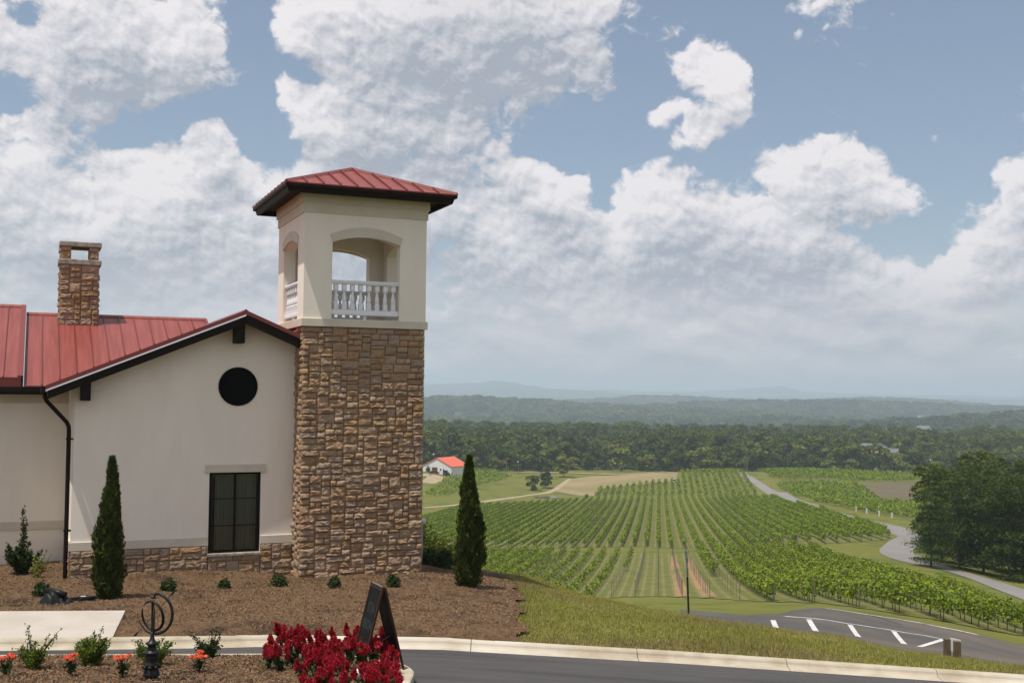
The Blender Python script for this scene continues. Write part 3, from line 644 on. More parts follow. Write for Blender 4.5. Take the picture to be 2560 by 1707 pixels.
# ------------------------------------------------------------ vineyard
SA, CA = math.sin(ROWA), math.cos(ROWA)
def uv_of(P): P = np.asarray(P, float); return np.stack([P[..., 0]*CA-P[..., 1]*SA, P[..., 0]*SA+P[..., 1]*CA], -1)
def xy_of(u, s): return u*CA+s*SA, -u*SA+s*CA
def spans(poly, u, ds=1.0):
    Q = uv_of(poly); s = np.arange(Q[:, 1].min(), Q[:, 1].max(), ds)
    m = inside(np.stack([np.full_like(s, u), s], 1), [tuple(q) for q in Q]); out = []; i = 0
    while i < len(s):
        if m[i]:
            j = i
            while j+1 < len(s) and m[j+1]: j += 1
            if j-i > 3: out.append((s[i], s[j]))
            i = j+1
        else: i += 1
    return out
def canopy(u, s0, s1, base, dens=1.0, top=1.95, low=.72, half=.26, gap=0.0, size=None, seed=0):
    """leaf quads of a trained row between s0 and s1, relative to base"""
    g = np.random.default_rng(abs(int(seed*977+u*31))+1)
    s1 = max(s1, s0+1)
    sm = (s0+s1)/2; x, y = xy_of(u, sm); sz = size or float(np.clip(y/100*.13, .105, .5))
    n = int((s1-s0)*2.1/sz**2*dens*.9)
    s = g.uniform(s0, s1, n)
    ph = g.uniform(0, 6.28, 4)
    wob = .5+.5*(np.sin(s*1.9+ph[0])*.5+np.sin(s*3.4+ph[1])*.5)*np.abs(np.sin(s*.31+ph[2]))
    if gap: 
        keep = (np.sin(s*3.45+ph[3])+np.sin(s*.7+ph[1])*.6) > (-1.3+2.2*gap); s, wob = s[keep], wob[keep]; n = len(s)
    h = low+(top-low+.28*(wob-.5))*g.beta(1.7, 1.15, n)
    lat = g.normal(0, half, n)*(.75+.5*np.sin(PI*np.clip((h-low)/(top-low), 0, 1)))
    X, Y = xy_of(u+lat, s); Z = table_z(X, Y)+h
    C = np.stack([X, Y, Z], 1)-base
    nr = np.stack([lat/half*.6*CA, -lat/half*.6*SA, (h-low)/(top-low)*1.0], 1)
    return leaves(C, sz*.78, .8, bias=(0, 0, .25), Nrm=nr, jit=.75)
def post_mesh(h=1.9, r=.035):
    return MB().tube([(0, 0, -.3), (0, 0, h)], r, 6)
_pm = post_mesh().build('trellis_post', pole_m); bpy.data.objects.remove(_pm); post_me = bpy.data.meshes['trellis_post']
def add_post(parent, x, y, base, sc=1.0, name='trellis_post', lean=0, kind=None):
    o = bpy.data.objects.new(name, post_me); COL.objects.link(o); o.parent = parent
    o.location = (x-base[0], y-base[1], float(table_z(x, y))-base[2]); o.scale = (sc, sc, 1); o.rotation_euler = (lean, 0, 0); return o
def trunks(parent, u, s0, s1, base, step=1.83, r=.03, h=.95):
    mb = MB()
    for s in np.arange(s0+.6, s1, step):
        x, y = xy_of(u+rng.normal(0, .03), s); z = float(table_z(x, y)); b = np.array([x, y, z])-base
        mb.tube([b+[0, 0, -.1], b+[rng.normal(0, .03), rng.normal(0, .03), h*.5], b+[rng.normal(0, .05), rng.normal(0, .05), h]], [r, r*.85, r*.6], 4, False)
    if mb.v: tag(mb.build('trunks', bark, parent), kind='stuff')
def row(u, s0, s1, label, group, dens=1.0, ends=True, tr=False, posts=0, m=None, **kw):
    x, y = xy_of(u, s0); base = np.array([x, y, float(table_z(x, y))])
    t = thing('vine_row', label, 'vine row', base, 0, group)
    V, Fq = canopy(u, s0, s1, base, dens, **kw)
    mesh_np('foliage', V, Fq, m or (leaf_vine if y < 170 else leaf_vine_far), t)
    if ends:
        add_post(t, *xy_of(u, s0-.5), base, 1.5, 'end_post', lean=.1)
    if tr: trunks(t, u, s0, s1, base)
    for s in (np.arange(s0+5.5, s1, posts) if posts else []): add_post(t, *xy_of(u, s), base)
    return t

M_near = ga([(1060, 1374), (1213, 1371), (1400, 1370), (1600, 1366), (1746, 1371), (1900, 1367), (2050, 1360), (2150, 1355), (2224, 1349)], 90)
M_right = ga([(2215, 1330), (2100, 1293), (1985, 1262)], 90)
M_far = ga([(1930, 1246), (1850, 1242.5), (1640, 1243), (1500, 1250), (1300, 1263), (1160, 1269), (1062, 1276)], 90)
M_poly = np.vstack([[[-34, 225]], M_near, M_right, M_far, [[-58, 372]]])
N_far = np.array([ground_at(a, b+14, 90) for a, b in [(1300, 1371), (1400, 1370), (1600, 1368), (1746, 1366)]])
nf_r = ga([(1760, 1362), (1850, 1368), (1960, 1374), (2050, 1384)], 90)
N_near = np.array([[34, 78.5], [30, 81], [25.5, 88], [23.2, 99], [20.5, 110], [16.5, 124], [12.2, 127], [6, 118], [0, 92], [-8, 70], [-20, 62]])
N_right = np.vstack([ga([(2110, 1402), (2203, 1432), (2330, 1474), (2420, 1506), (2500, 1540)], 80), [[41, 82], [40, 76]]])
N_poly = np.vstack([[[-32, 150], [-30, 205]], [[-16, 216]], N_far, nf_r, N_right, N_near])
def sheet_poly(name, poly, cell, m, off):
    P = np.array(poly); x = np.arange(P[:, 0].min()-cell, P[:, 0].max()+cell, cell); y = np.arange(P[:, 1].min()-cell, P[:, 1].max()+cell, cell)
    return grid_patch(name, [tuple(p) for p in poly], cell, lambda X, Y: table_z(X, Y)+off, m)
sheet_poly('vineyard_ground', M_poly, 1.5, alley_m, .05)
sheet_poly('vineyard_ground', N_poly, 1.0, alley_m, .05)

for k in range(-26, 34):
    u = k*ROWS
    for s0, s1 in spans(M_poly, u):
        x, y = xy_of(u, s0)
        ex = [1280+F*a/b for a, b in (xy_of(u, s0), xy_of(u, (s0+s1)/2), xy_of(u, s1))]
        if max(ex) < 1066: continue                          # wholly behind the tower
        row(u, s0, s1, 'long green vine row running over the swell in the middle block of the vineyard', 'vine rows of the middle block', dens=1.0, top=1.8, low=.62, half=.17, size=.24 if y < 300 else .33)
ORD = 'first second third fourth fifth sixth seventh eighth ninth tenth eleventh twelfth thirteenth fourteenth fifteenth'.split()
def near_block():
    seen = {}
    def nth(k): seen[k] = seen.get(k, -1)+1; return ORD[min(seen[k], 14)]
    for k in range(-16, 19):
        u = k*ROWS
        for s0, s1 in spans(N_poly, u):
            x0, y0 = xy_of(u, s0); base = np.array([x0, y0, float(table_z(x0, y0))])
            if u <= -20:
                row(u, s0, s1, f'thick leafy vine row by the grass bank, {nth(1)} from the tower side', 'leafy rows by the grass bank', dens=.9, top=1.85, half=.34, low=.45, tr=False)
            elif u <= -7:
                t = row(u, s0, s1, f'young patchy vine row on red soil, {nth(2)} after the leafy bank rows', 'young patchy vine rows', dens=.42+(-u-7)*.02, top=1.55, low=.25, half=.2, gap=.42, posts=5.5)
            elif u <= 7.6:
                t = thing('trellis_row', f'row of bare wooden trellis posts without vines, {nth(3)} counted from the patchy young rows', 'trellis', base, 0, 'bare trellis rows')
                step = 4.6
                for s in np.arange(s0, s1, step):
                    add_post(t, *xy_of(u+rng.normal(0, .03), s), base, 1.25 if abs(s-s0) < .1 else .85, lean=rng.normal(0, .02))
                if u >= 7.4 or u <= -4.9:
                    sm = s0+(s1-s0)*(.45 if u > 0 else .55); V, Fq = canopy(u, sm, s1, base, .95 if u > 0 else .3, top=1.85 if u > 0 else 1.4, half=.34 if u > 0 else .2, gap=0 if u > 0 else .5)
                    mesh_np('foliage', V, Fq, leaf_vine, t)
                    tag(t, f'trellis row, bare posts near and vines far, {"beside the bushy rows" if u > 0 else "beside the patchy young rows"}', 'trellis', 'half grown trellis rows')
                if 2 < u < 6: path('bare_soil', np.stack([np.array(xy_of(u+.1, s)) for s in np.linspace(s0+1, s1-4, 12)]), [1.5, 1.3, 1.4, .5], clay_m, .09, 2, 3, curve=False)
            else:
                cut = 9.0 if u > 17 else 0
                if s1-s0 < cut+3: continue
                row(u, s0+cut, s1, f'bushy full grown near vine row, {nth(5)} right of the bare posts', 'bushy rows by the farm road', dens=.95, top=1.95, low=.42 if u < 26 else .55, half=.29, ends=cut == 0, tr=y0 < 110)
                for s in (np.arange(s0+.3, s0+cut-.5, 1.75) if cut else []):
                    s = s+rng.normal(0, .12); x, y = xy_of(u+rng.normal(0, .08), s); b = np.array([x, y, float(table_z(x, y))])
                    t = thing('grapevine', 'single grapevine with bare trunk at the near end of a row by the parking lot', 'grapevine', b, 0, 'separate grapevines by the parking lot')
                    n = rng.integers(170, 300); C = rng.normal(size=(n, 3))*np.array([.38, .48, .36]); C[:, 2] = np.clip(C[:, 2], -.65, .9)+1.42
                    V, Fq = leaves(C, .115, .8, Nrm=unit(C-[0, 0, 1.3])*.8); mesh_np('foliage', V, Fq, leaf_vine, t)
                    MB().tube([(0, 0, -.15), (.03, .02, .5), (-.02, .03, 1.1), (.05, 0, 1.5)], [.04, .032, .028, .015], 5).build('trunk', bark, t)
near_block()

# blocks on the far rises
F_poly = np.vstack([ga([(1703, 1181), (1770, 1179.5), (1838, 1178.5)], 500), ga([(1866, 1202), (1900, 1233)], 478), ga([(1700, 1237), (1490, 1243)], 470), ga([(1503, 1223), (1700, 1203)], 475)])
def far_rows(poly, ang, step, label, group, size=.5, dens=.9, top=1.9, low=.4, half=.35, m=None):
    global SA, CA
    keep = SA, CA; SA, CA = math.sin(ang), math.cos(ang)
    U = uv_of(poly)[:, 0]
    for u in np.arange(U.min()+.3, U.max(), step):
        for s0, s1 in spans(poly, u):
            if s1-s0 > 6: row(u, s0, s1, label, group, dens=dens, ends=False, top=top, low=low, half=half, size=size, m=m)
    SA, CA = keep
far_rows(F_poly, ROWA, 2.9, 'far vine row climbing the rise beyond the swell, left of the farm road', 'vine rows on the far rise')
P_poly = np.vstack([ga([(1885, 1179.5), (2050, 1178), (2200, 1184), (2345, 1188)], 520), ga([(2340, 1202), (2150, 1204.5), (2000, 1201.5), (1925, 1196.5)], 470)])
far_rows(P_poly, math.radians(62), 3.4, 'vine row on the flat hilltop block in front of the dark woods', 'vine rows on the hilltop', top=2.0, half=.6)
Q_poly = np.vstack([ga([(1935, 1206), (2050, 1207), (2148, 1210)], 430), ga([(2200, 1250), (2090, 1249), (1985, 1246)], 380)])
far_rows(Q_poly, math.radians(-38), 3.0, 'low vine row on the dark slope beside the brown field', 'vine rows on the dark slope', top=1.4, dens=.6, half=.2)
S_poly = np.vstack([ga([(2005, 1251), (2100, 1253), (2200, 1257), (2315, 1262)], 330), ga([(2318, 1297), (2240, 1294), (2150, 1280), (2070, 1264)], 240)])
far_rows(S_poly, math.radians(58), 2.8, 'leafy vine row on the strip beyond the bend of the farm road', 'vine rows beyond the road bend', top=2.0, half=.55, size=.42)
B_poly = np.vstack([ga([(1062, 1232), (1110, 1200), (1160, 1178), (1200, 1170), (1240, 1178), (1283, 1194)], 420), ga([(1240, 1206), (1180, 1220), (1120, 1240), (1062, 1252)], 400)])
far_rows(B_poly, math.radians(72), 3.4, 'scruffy young vine row on the grassy hill below the red roofed barn', 'vine rows on the barn hill', top=1.5, low=.1, dens=.5, half=.35, size=.5)
def grow_tubes():
    for px, py in ((2139, 1277), (2165, 1283), (2196, 1289), (2228, 1294)):
        x, y = ground_at(px, py, 240); z = float(table_z(x, y))
        t = MB().box(-.17, .17, -.17, .17, -.2, 1.5, ch=.03).build('end_post', sign_white, loc=(x, y-.6, z))
        t.name = 'white_post'; tag(t, 'pale stout post at the end of a vine row beyond the road bend', 'post', 'pale row end posts')
grow_tubes()

# ------------------------------------------------------------ trees
def crown_mesh(name, m, h=15, r=5, n=520, leaf=.95, lobes=12, seed=0, flat=.75, base=.28, narrow=0, shell=.55):
    g = np.random.default_rng(seed); C, Nn = [], []
    for i in range(lobes):
        z = g.uniform(base, .9); rr = r*math.sin(PI*min(1, (z-base*.4)/(1.05-base*.4)))**.7
        a = g.uniform(0, 6.28); d = rr*g.uniform(.25, .75)
        c = np.array([math.cos(a)*d, math.sin(a)*d, z*h]); lr = r*g.uniform(.34, .55)*(1-narrow*z)
        k = int(n/lobes); v = unit(g.normal(size=(k, 3))); q = g.uniform(shell, 1.05, (k, 1))**.6
        v[:, 2] = np.where(v[:, 2] < -.3, -v[:, 2]*.6, v[:, 2])
        C.append(c+v*q*lr*np.array([1, 1, flat])); Nn.append(v)
    C, Nn = np.vstack(C), np.vstack(Nn)
    global rng
    old = rng; rng = g
    V, Fq = leaves(C, leaf, .75, bias=(0, 0, .35), Nrm=Nn*1.1, jit=.6); rng = old
    me = mesh_np(name, V, Fq, m); d = me.data; bpy.data.objects.remove(me); return d
def trunk_mesh(h, r, seed, limbs=5, spread=.35):
    g = np.random.default_rng(seed); mb = MB()
    mb.tube([(0, 0, -.6), (g.normal(0, .1), g.normal(0, .1), h*.3), (g.normal(0, .25), g.normal(0, .25), h*.62), (0, 0, h*.85)], [r, r*.8, r*.5, r*.12], 6)
    for i in range(limbs):
        z = h*g.uniform(.3, .65); a = g.uniform(0, 6.28); L = h*spread*g.uniform(.6, 1)
        mb.tube([(0, 0, z), (math.cos(a)*L*.5, math.sin(a)*L*.5, z+L*.35), (math.cos(a)*L, math.sin(a)*L, z+L*.6)], [r*.4, r*.25, r*.08], 5, False)
    o = mb.build('trunk', bark); d = o.data; bpy.data.objects.remove(o); return d
KINDS = []
for i, (h, r, fl, nar, lobes) in enumerate([(15, 5.6, .85, .1, 15), (16, 5.0, .95, .25, 15), (13, 6.0, .8, 0, 14), (15, 4.6, 1.0, .35, 14), (11, 4.8, .9, .1, 12), (17, 5.6, .9, .15, 17)]):
    KINDS.append((crown_mesh('crown', (leaf_tree, leaf_tree_dark, leaf_tree_light, leaf_tree_dark, leaf_tree_light, leaf_tree)[i], h, r, 1000, .70, lobes, 20+i, fl, .06, nar), trunk_mesh(h, .22, 40+i), h))
def place_tree(k, x, y, sc, label, group, rz=None, z=None, name='forest_tree', wid=1.0):
    cr, tr, h = KINDS[k]
    t = thing(name, label, 'tree', (x, y, (float(table_z(x, y)) if z is None else z)), rng.uniform(0, 6.28) if rz is None else rz, group)
    for nm, me in (('trunk', tr), ('crown', cr)):
        o = bpy.data.objects.new(nm, me); COL.objects.link(o); o.parent = t; o.scale = (sc*wid, sc*wid, sc)
    return t
def tree_front(px): return np.interp(px, [900, 1000, 1100, 1180, 1300, 1420, 1500, 1640, 1760, 1850, 2050, 2150, 2300, 2420, 2560, 2700], [560, 562, 585, 606, 632, 640, 645, 636, 632, 640, 655, 660, 668, 672, 675, 680])
YARDS = [(1488, 1545, 640, 660), (1545, 1585, 640, 690), (1420, 1450, 630, 655), (2150, 2280, 692, 735), (1060, 1120, 560, 590)]
def forest():
    g = np.random.default_rng(11); spots = []
    for ring in range(16):
        y_off = ring*11.0
        px = 1046+g.uniform(0, 14)
        while px < 2610:
            y = tree_front(px)+y_off+g.uniform(-5, 5); x = (px-1280)/F*y
            if not any(a < px < b and c <= y <= d for a, b, c, d in YARDS): spots.append((y_off, px, x, y))
            px += g.uniform(8.0, 13.5)*F/y
    spots.sort(key=lambda q: q[0]+abs(g.normal(0, 2)))
    front = spots[:262]
    for i, (o_, px, x, y) in enumerate(front):
        sc = g.uniform(.72, 1.35) if o_ > 6 else g.uniform(.4, 1.15)
        lab = 'tree in the long front edge of the mid distance woods behind the vineyard'
        place_tree(int(g.choice(6, p=(.26, .22, .1, .16, .08, .18))), x, y, sc, lab, 'trees along the front edge of the woods', wid=g.uniform(1.05, 1.45))
    rest = [(x, y, g.uniform(.95, 1.4)) for _, _, x, y in spots[262:]]
    n = 5500; Y = np.sqrt(g.uniform(760**2, 1750**2, n)); px = g.uniform(880, 2720, n)
    rest += [((p-1280)/F*y, y, s) for p, y, s in zip(px, Y, g.uniform(.9, 1.45, n))]
    scatter('forest', np.array(rest), [k[0] for k in KINDS], (1, 1, 1))
    # woods further out, seen as one canopy: clumps
    CL = [crown_mesh('canopy_clump', leaf_far, 15, 17, 420, 2.6, 16, 70+i, .42, .25) for i in range(4)]
    n = 15000; Y = np.sqrt(g.uniform(1700**2, 7200**2, n)); px = g.uniform(900, 2700, n); X = (px-1280)/F*Y
    # fields are left open
    op = fbm(X, Y*.45, .0028, 21, 3) > .9
    k = ~op
    scatter('distant_woods', np.stack([X[k], Y[k], g.uniform(.7, 1.25, k.sum())*np.clip(Y[k]/2600, .85, 1.5)], 1), CL, (1, 1, 1))
def scatter(name, P, meshes, s3):
    """one object of kind stuff: crowns instanced on points"""
    z = table_z(P[:, 0], P[:, 1]); n = len(P)
    me = bpy.data.meshes.new(name); me.vertices.add(n); me.vertices.foreach_set('co', np.c_[P[:, :2], z].astype(np.float32).ravel())
    for nm, arr in (('sc', P[:, 2]), ('rz', np.random.default_rng(5).uniform(0, 6.28, n)), ('kd', np.random.default_rng(6).choice(len(meshes), n, p=((.26, .22, .1, .16, .08, .18) if len(meshes) == 6 else None)))):
        a = me.attributes.new(nm, 'FLOAT', 'POINT'); a.data.foreach_set('value', np.asarray(arr, np.float32))
    o = bpy.data.objects.new(name, me); COL.objects.link(o); tag(o, kind='stuff')
    for m in meshes: 
        if m.materials[0].name not in me.materials: me.materials.append(m.materials[0])
    g = bpy.data.node_groups.new(name, 'GeometryNodeTree')
    g.interface.new_socket('Geometry', in_out='INPUT', socket_type='NodeSocketGeometry'); g.interface.new_socket('Geometry', in_out='OUTPUT', socket_type='NodeSocketGeometry')
    N, L = g.nodes, g.links; gi, go = N.new('NodeGroupInput'), N.new('NodeGroupOutput'); jn = N.new('GeometryNodeJoinGeometry')
    def attr(nm):
        a = N.new('GeometryNodeInputNamedAttribute'); a.data_type = 'FLOAT'; a.inputs[0].default_value = nm; return a.outputs[0]
    for i, m in enumerate(meshes):
        src = bpy.data.objects.new(name+'_kind', m)              # the crown that is repeated, not itself in the scene
        oi = N.new('GeometryNodeObjectInfo'); oi.inputs[0].default_value = src; oi.inputs[1].default_value = True
        ip = N.new('GeometryNodeInstanceOnPoints'); cmp = N.new('FunctionNodeCompare'); cmp.data_type = 'FLOAT'; cmp.operation = 'EQUAL'
        L.new(attr('kd'), cmp.inputs[0]); cmp.inputs[1].default_value = i; cmp.inputs['Epsilon'].default_value = .1
        rz = N.new('ShaderNodeCombineXYZ'); L.new(attr('rz'), rz.inputs[2])
        L.new(gi.outputs[0], ip.inputs['Points']); L.new(cmp.outputs[0], ip.inputs['Selection']); L.new(oi.outputs['Geometry'], ip.inputs['Instance'])
        L.new(rz.outputs[0], ip.inputs['Rotation']); L.new(attr('sc'), ip.inputs['Scale']); L.new(ip.outputs[0], jn.inputs[0])
    L.new(jn.outputs[0], go.inputs[0])
    md = o.modifiers.new('scatter', 'NODES'); md.node_group = g
    return o
forest()

def lone_trees():
    for px, py, k, sc, lab in ((1410, 1192, 2, .86, 'broad dark tree standing alone in front of the woods by the county road'),
                               (1332, 1226, 4, .72, 'small round tree on the grass hill, left of the pair near the pond'),
                               (1364, 1220, 3, .80, 'taller slim tree of the pair on the grass hill near the pond'),
                               (1185, 1166, 5, .82, 'tall thin trunked tree on the brow of the hill beside the barn'),
                               (1467, 1246, 4, .19, 'small dark bush at the edge of the straw field by the vines')):
        x, y = ground_at(px, py, 300); place_tree(k, x, y, sc, lab, None, name='field_tree')
lone_trees()

def right_grove():
    """dark layered evergreens and one lighter broadleaf on the bank above the farm road"""
    def pine(seed, h=17, n=6500):
        g = np.random.default_rng(seed); C, Nn = [], []
        for i in range(46):
            z = g.uniform(.08, .97); a = g.uniform(0, 6.28); rr = 5.6*(1-z)**.6*(.75+.4*g.uniform())+.7; d = rr*g.uniform(.35, .9)
            c = np.array([math.cos(a)*d, math.sin(a)*d, z*h-.05*d]); k = int(n/46*(.5+rr/5.6))
            v = g.normal(size=(k, 3))*np.array([1.15, 1.15, .26]); v[:, 2] -= .06*(v[:, 0]**2+v[:, 1]**2)
            C.append(c+v); Nn.append(np.tile([0, 0, 1.1], (k, 1)))
        global rng
        old = rng; rng = g; V, Fq = leaves(np.vstack(C), .26, .42, Nrm=np.vstack(Nn), jit=.6); rng = old
        o = mesh_np('crown', V, Fq, leaf_pine_shaded); d = o.data; bpy.data.objects.remove(o); return d
    crowns = [pine(90), pine(91), pine(92)]; tr = trunk_mesh(16, .24, 93, 8, .2)
    big = crown_mesh('crown', leaf_tree, 15, 4.6, 5200, .34, 22, 97, .85, .12, .2)
    g = np.random.default_rng(12)
    S_ = [(2325, 152, .62), (2352, 168, .82), (2395, 158, .78), (2425, 176, .95), (2455, 156, .80), (2490, 172, .98), (2520, 150, .86), (2550, 165, 1.0), (2585, 152, .98), (2610, 172, 1.05), (2650, 160, 1.0), (2405, 190, .93), (2480, 195, .95), (2560, 190, 1.06)]
    for i, (px, y, sc) in enumerate(S_):
        x = (px-1280)/F*y; t = thing('evergreen_tree', 'dark layered evergreen in the grove on the bank beside the farm road', 'tree', (x, y, float(table_z(x, y))), g.uniform(0, 6.28), 'evergreens of the roadside grove')
        for nm, me in (('trunk', tr), ('crown', crowns[i % 3])):
            o = bpy.data.objects.new(nm, me); COL.objects.link(o); o.parent = t; o.scale = (sc*.95, sc*.95, sc)
    for px, y, sc, lab in ((2340, 186, 1.0, 'lighter green broadleaf tree at the outer edge of the roadside grove'), (2462, 205, 1.28, 'tall broadleaf tree rising behind the evergreens of the roadside grove')):
        x = (px-1280)/F*y; t = thing('broadleaf_tree', lab, 'tree', (x, y, float(table_z(x, y))), .5)
        for nm, me in (('trunk', tr), ('crown', big)):
            o = bpy.data.objects.new(nm, me); COL.objects.link(o); o.parent = t; o.scale = (sc, sc, sc)
right_grove()

# ------------------------------------------------------------ mountains and haze
def mountains():
    def ridge(name, pts, Y, depth, seed):
        px = np.arange(600, 3000, 6); py = np.interp(px, [p[0] for p in pts], [p[1] for p in pts])
        g = np.random.default_rng(seed); py = py-1.2*fbm(px*1.0, px*0, .035, seed, 4)*.8
        top = np.array([sight(a, b) for a, b in zip(px, py)]); X = top[:, 0]*Y; Z = EYE+top[:, 2]*Y
        rows_ = []
        for k, (f, dy) in enumerate(((0, -depth), (.35, -depth*.62), (.7, -depth*.3), (1, 0), (.5, depth*.5), (0, depth))):
            n = 60*fbm(X*.001, np.full_like(X, k*3.0), 1.2, seed+k, 4)*(0 if f == 1 else 1)
            rows_.append(np.stack([X*(Y+dy)/Y if dy < 0 else X, np.full_like(X, Y+dy)+n*6, -140+(Z+140)*f+n*.6*f], 1))
        V = np.stack(rows_); r, n, _ = V.shape; idx = np.arange(r*n).reshape(r, n)
        Fq = np.stack([idx[:-1, :-1], idx[:-1, 1:], idx[1:, 1:], idx[1:, :-1]], -1).reshape(-1, 4)
        tag(mesh_np(name, V.reshape(-1, 3)*np.array([1, 1, 1]), Fq, mountain_m, smooth=True), kind='structure')
    ridge('mountains', [(600, 968), (1060, 961), (1100, 959), (1160, 957), (1200, 957), (1235, 952.6), (1290, 955), (1310, 962), (1345, 965), (1360, 970), (1420, 973.5), (1480, 976), (1560, 984), (1700, 992), (3000, 1004)], 11800, 1800, 31)
    ridge('mountains', [(600, 990), (1300, 988), (1420, 978), (1460, 976), (1520, 974), (1560, 975), (1620, 978), (1700, 979), (1800, 976), (1860, 972), (1910, 967), (1955, 965.5), (1985, 972.5), (2010, 978), (2100, 983), (2200, 986), (2400, 988), (2560, 992), (3000, 999)], 13800, 1800, 32)
    ridge('mountains', [(600, 975), (1060, 980), (1180, 977), (1250, 975), (1400, 975), (1460, 976.5), (1560, 984), (1640, 991), (1800, 994), (2100, 993), (2160, 990), (2250, 994), (3000, 1008)], 10200, 1100, 33)
mountains()
def haze():
    m = bpy.data.materials.new('haze_air'); m.use_nodes = True; N, L = m.node_tree.nodes, m.node_tree.links
    N.remove(N['Principled BSDF']); v = N.new('ShaderNodeVolumePrincipled')
    v.inputs['Color'].default_value = (.74, .875, 1.0, 1); v.inputs['Density'].default_value = HAZE; v.inputs['Anisotropy'].default_value = .15
    L.new(v.outputs[0], N['Material Output'].inputs['Volume'])
    z1 = 260; mb = MB().box(-26000, 26000, -600, 22500, -330, z1)
    o = mb.build('haze', m); tag(o, kind='stuff')
HAZE = 1.7e-4
haze()

# ------------------------------------------------------------ bell tower and winery
TH = .399
TX, TY = -4.954, 27.0
TW = 3.05
tower = thing('bell_tower', 'square stone bell tower with open white belfry and red hipped metal roof', 'tower', (TX, TY, 0), TH)

def stone_meshes():
    out = []
    for k in range(10):
        g = np.random.default_rng(200+k); nx, nz = 6, 5; xs = np.linspace(-.5, .5, nx); zs = np.linspace(-.5, .5, nz)
        tilt = g.normal(0, .2, 2); V = []
        for j, z in enumerate(zs):
            for i, x in enumerate(xs):
                edge = i in (0, nx-1) or j in (0, nz-1)
                y = -.46-.10*g.uniform() if edge else -.66-.36*g.uniform()-tilt[0]*x-tilt[1]*z
                jx, jz = (g.normal(0, .008), g.normal(0, .012)) if edge else (g.normal(0, .03), g.normal(0, .04))
                V.append((x+jx, y, z+jz))
        n = len(V); ring = [i for i in range(nx)]+[j*nx+nx-1 for j in range(1, nz)]+[(nz-1)*nx+i for i in range(nx-2, -1, -1)]+[j*nx for j in range(nz-2, 0, -1)]
        V += [(V[i][0], .3, V[i][2]) for i in ring]
        Fs = [(j*nx+i, j*nx+i+1, (j+1)*nx+i+1, (j+1)*nx+i) for j in range(nz-1) for i in range(nx-1)]
        r = len(ring); Fs += [(ring[i], n+i, n+(i+1) % r, ring[(i+1) % r]) for i in range(r)]
        me = bpy.data.meshes.new('stone'); me.from_pydata(V, [], Fs); me.materials.append(stone_m); me.update(); out.append(me)
    return out
STONES = stone_meshes()
def ashlar(Wd, Hd, seed, cell=.0715, big=1.0):
    g = np.random.default_rng(seed); nx, nz = max(1, round(Wd/cell)), max(1, round(Hd/cell)); occ = np.zeros((nz, nx), bool); out = []
    sizes = [(5, 2, 7), (4, 2, 8), (6, 2, 4), (3, 2, 5), (4, 3, 4), (5, 3, 4), (3, 3, 1.5), (5, 1, 1.5), (2, 2, 1), (3, 1, .7), (4, 4, .7), (6, 3, 2)]
    wt = np.array([s[2] for s in sizes]); wt = wt/wt.sum()
    for j in range(nz):
        for i in range(nx):
            if occ[j, i]: continue
            free = 0
            while i+free < nx and not occ[j, i+free]: free += 1
            for _ in range(12):
                w, h, _w = sizes[g.choice(len(sizes), p=wt)]
                if free-w == 1: w += 1
                if w <= free and j+h <= nz and nz-(j+h) != 1: break
            else: w, h = min(free, 3), min(2 if nz-j != 3 else 3, nz-j)
            if free-w == 1: w += 1
            w = min(w, free)
            occ[j:j+h, i:i+w] = True; out.append((i*Wd/nx, j*Hd/nz, w*Wd/nx, h*Hd/nz))
    return out
class StoneWork:
    """stones laid on faces; the largest become parts, the rest one joined piece"""
    def __init__(s): s.items = []
    def face(s, rects, fn, rz, g=random.Random(4), depth=(.055, .10)):
        for x, z, w, h in rects:
            if callable(fn):
                p = fn(x+w/2, z+h/2)
            s.items.append((w*h, p, (w-.010, g.uniform(*depth), h-.010), rz, g.randrange(10)))
    def build(s, parent, limit=300):
        s.items.sort(key=lambda q: -q[0]); rest = []
        for i, (a, p, sc, rz, k) in enumerate(s.items):
            if i < limit:
                o = bpy.data.objects.new('stone', STONES[k]); COL.objects.link(o); o.parent = parent; o.location = p; o.scale = sc; o.rotation_euler = (0, 0, rz)
            else: rest.append((p, sc, rz, k))
        if rest:
            Vs, Fs, Ft, n = [], [], [], 0
            for p, sc, rz, k in rest:
                me = STONES[k]; co = np.array([v.co[:] for v in me.vertices])*np.array(sc); c, sn = math.cos(rz), math.sin(rz)
                co = np.stack([co[:, 0]*c-co[:, 1]*sn, co[:, 0]*sn+co[:, 1]*c, co[:, 2]], 1)+np.array(p)
                Vs.append(co); Fs.append(np.array([f.vertices[:] for f in me.polygons])+n); n += len(co)
            tag(mesh_np('small_stones', np.vstack(Vs), np.vstack(Fs), stone_stuff_m, parent), kind='stuff')

shaft = MB().box(.06, TW-.06, .06, TW-.06, -.6, 5.99).build('stone_shaft', mortar, tower)
sw = StoneWork()
sw.face(ashlar(TW-.02, 6.16, 5), lambda x, z: (x+.01, .05, z-.18), 0)
sw.face(ashlar(.78, 6.10, 6), lambda x, z: (.05, .85-x-.03, z-.12), -PI/2)
sw.build(shaft)
sh2 = MB().box(TW-.06, TW-.02, .1, TW-.1, -.5, 5.985).box(.1, TW-.1, TW-.06, TW-.02, -.5, 5.985).build('rear_stone_facing', stone_stuff_m, tower)

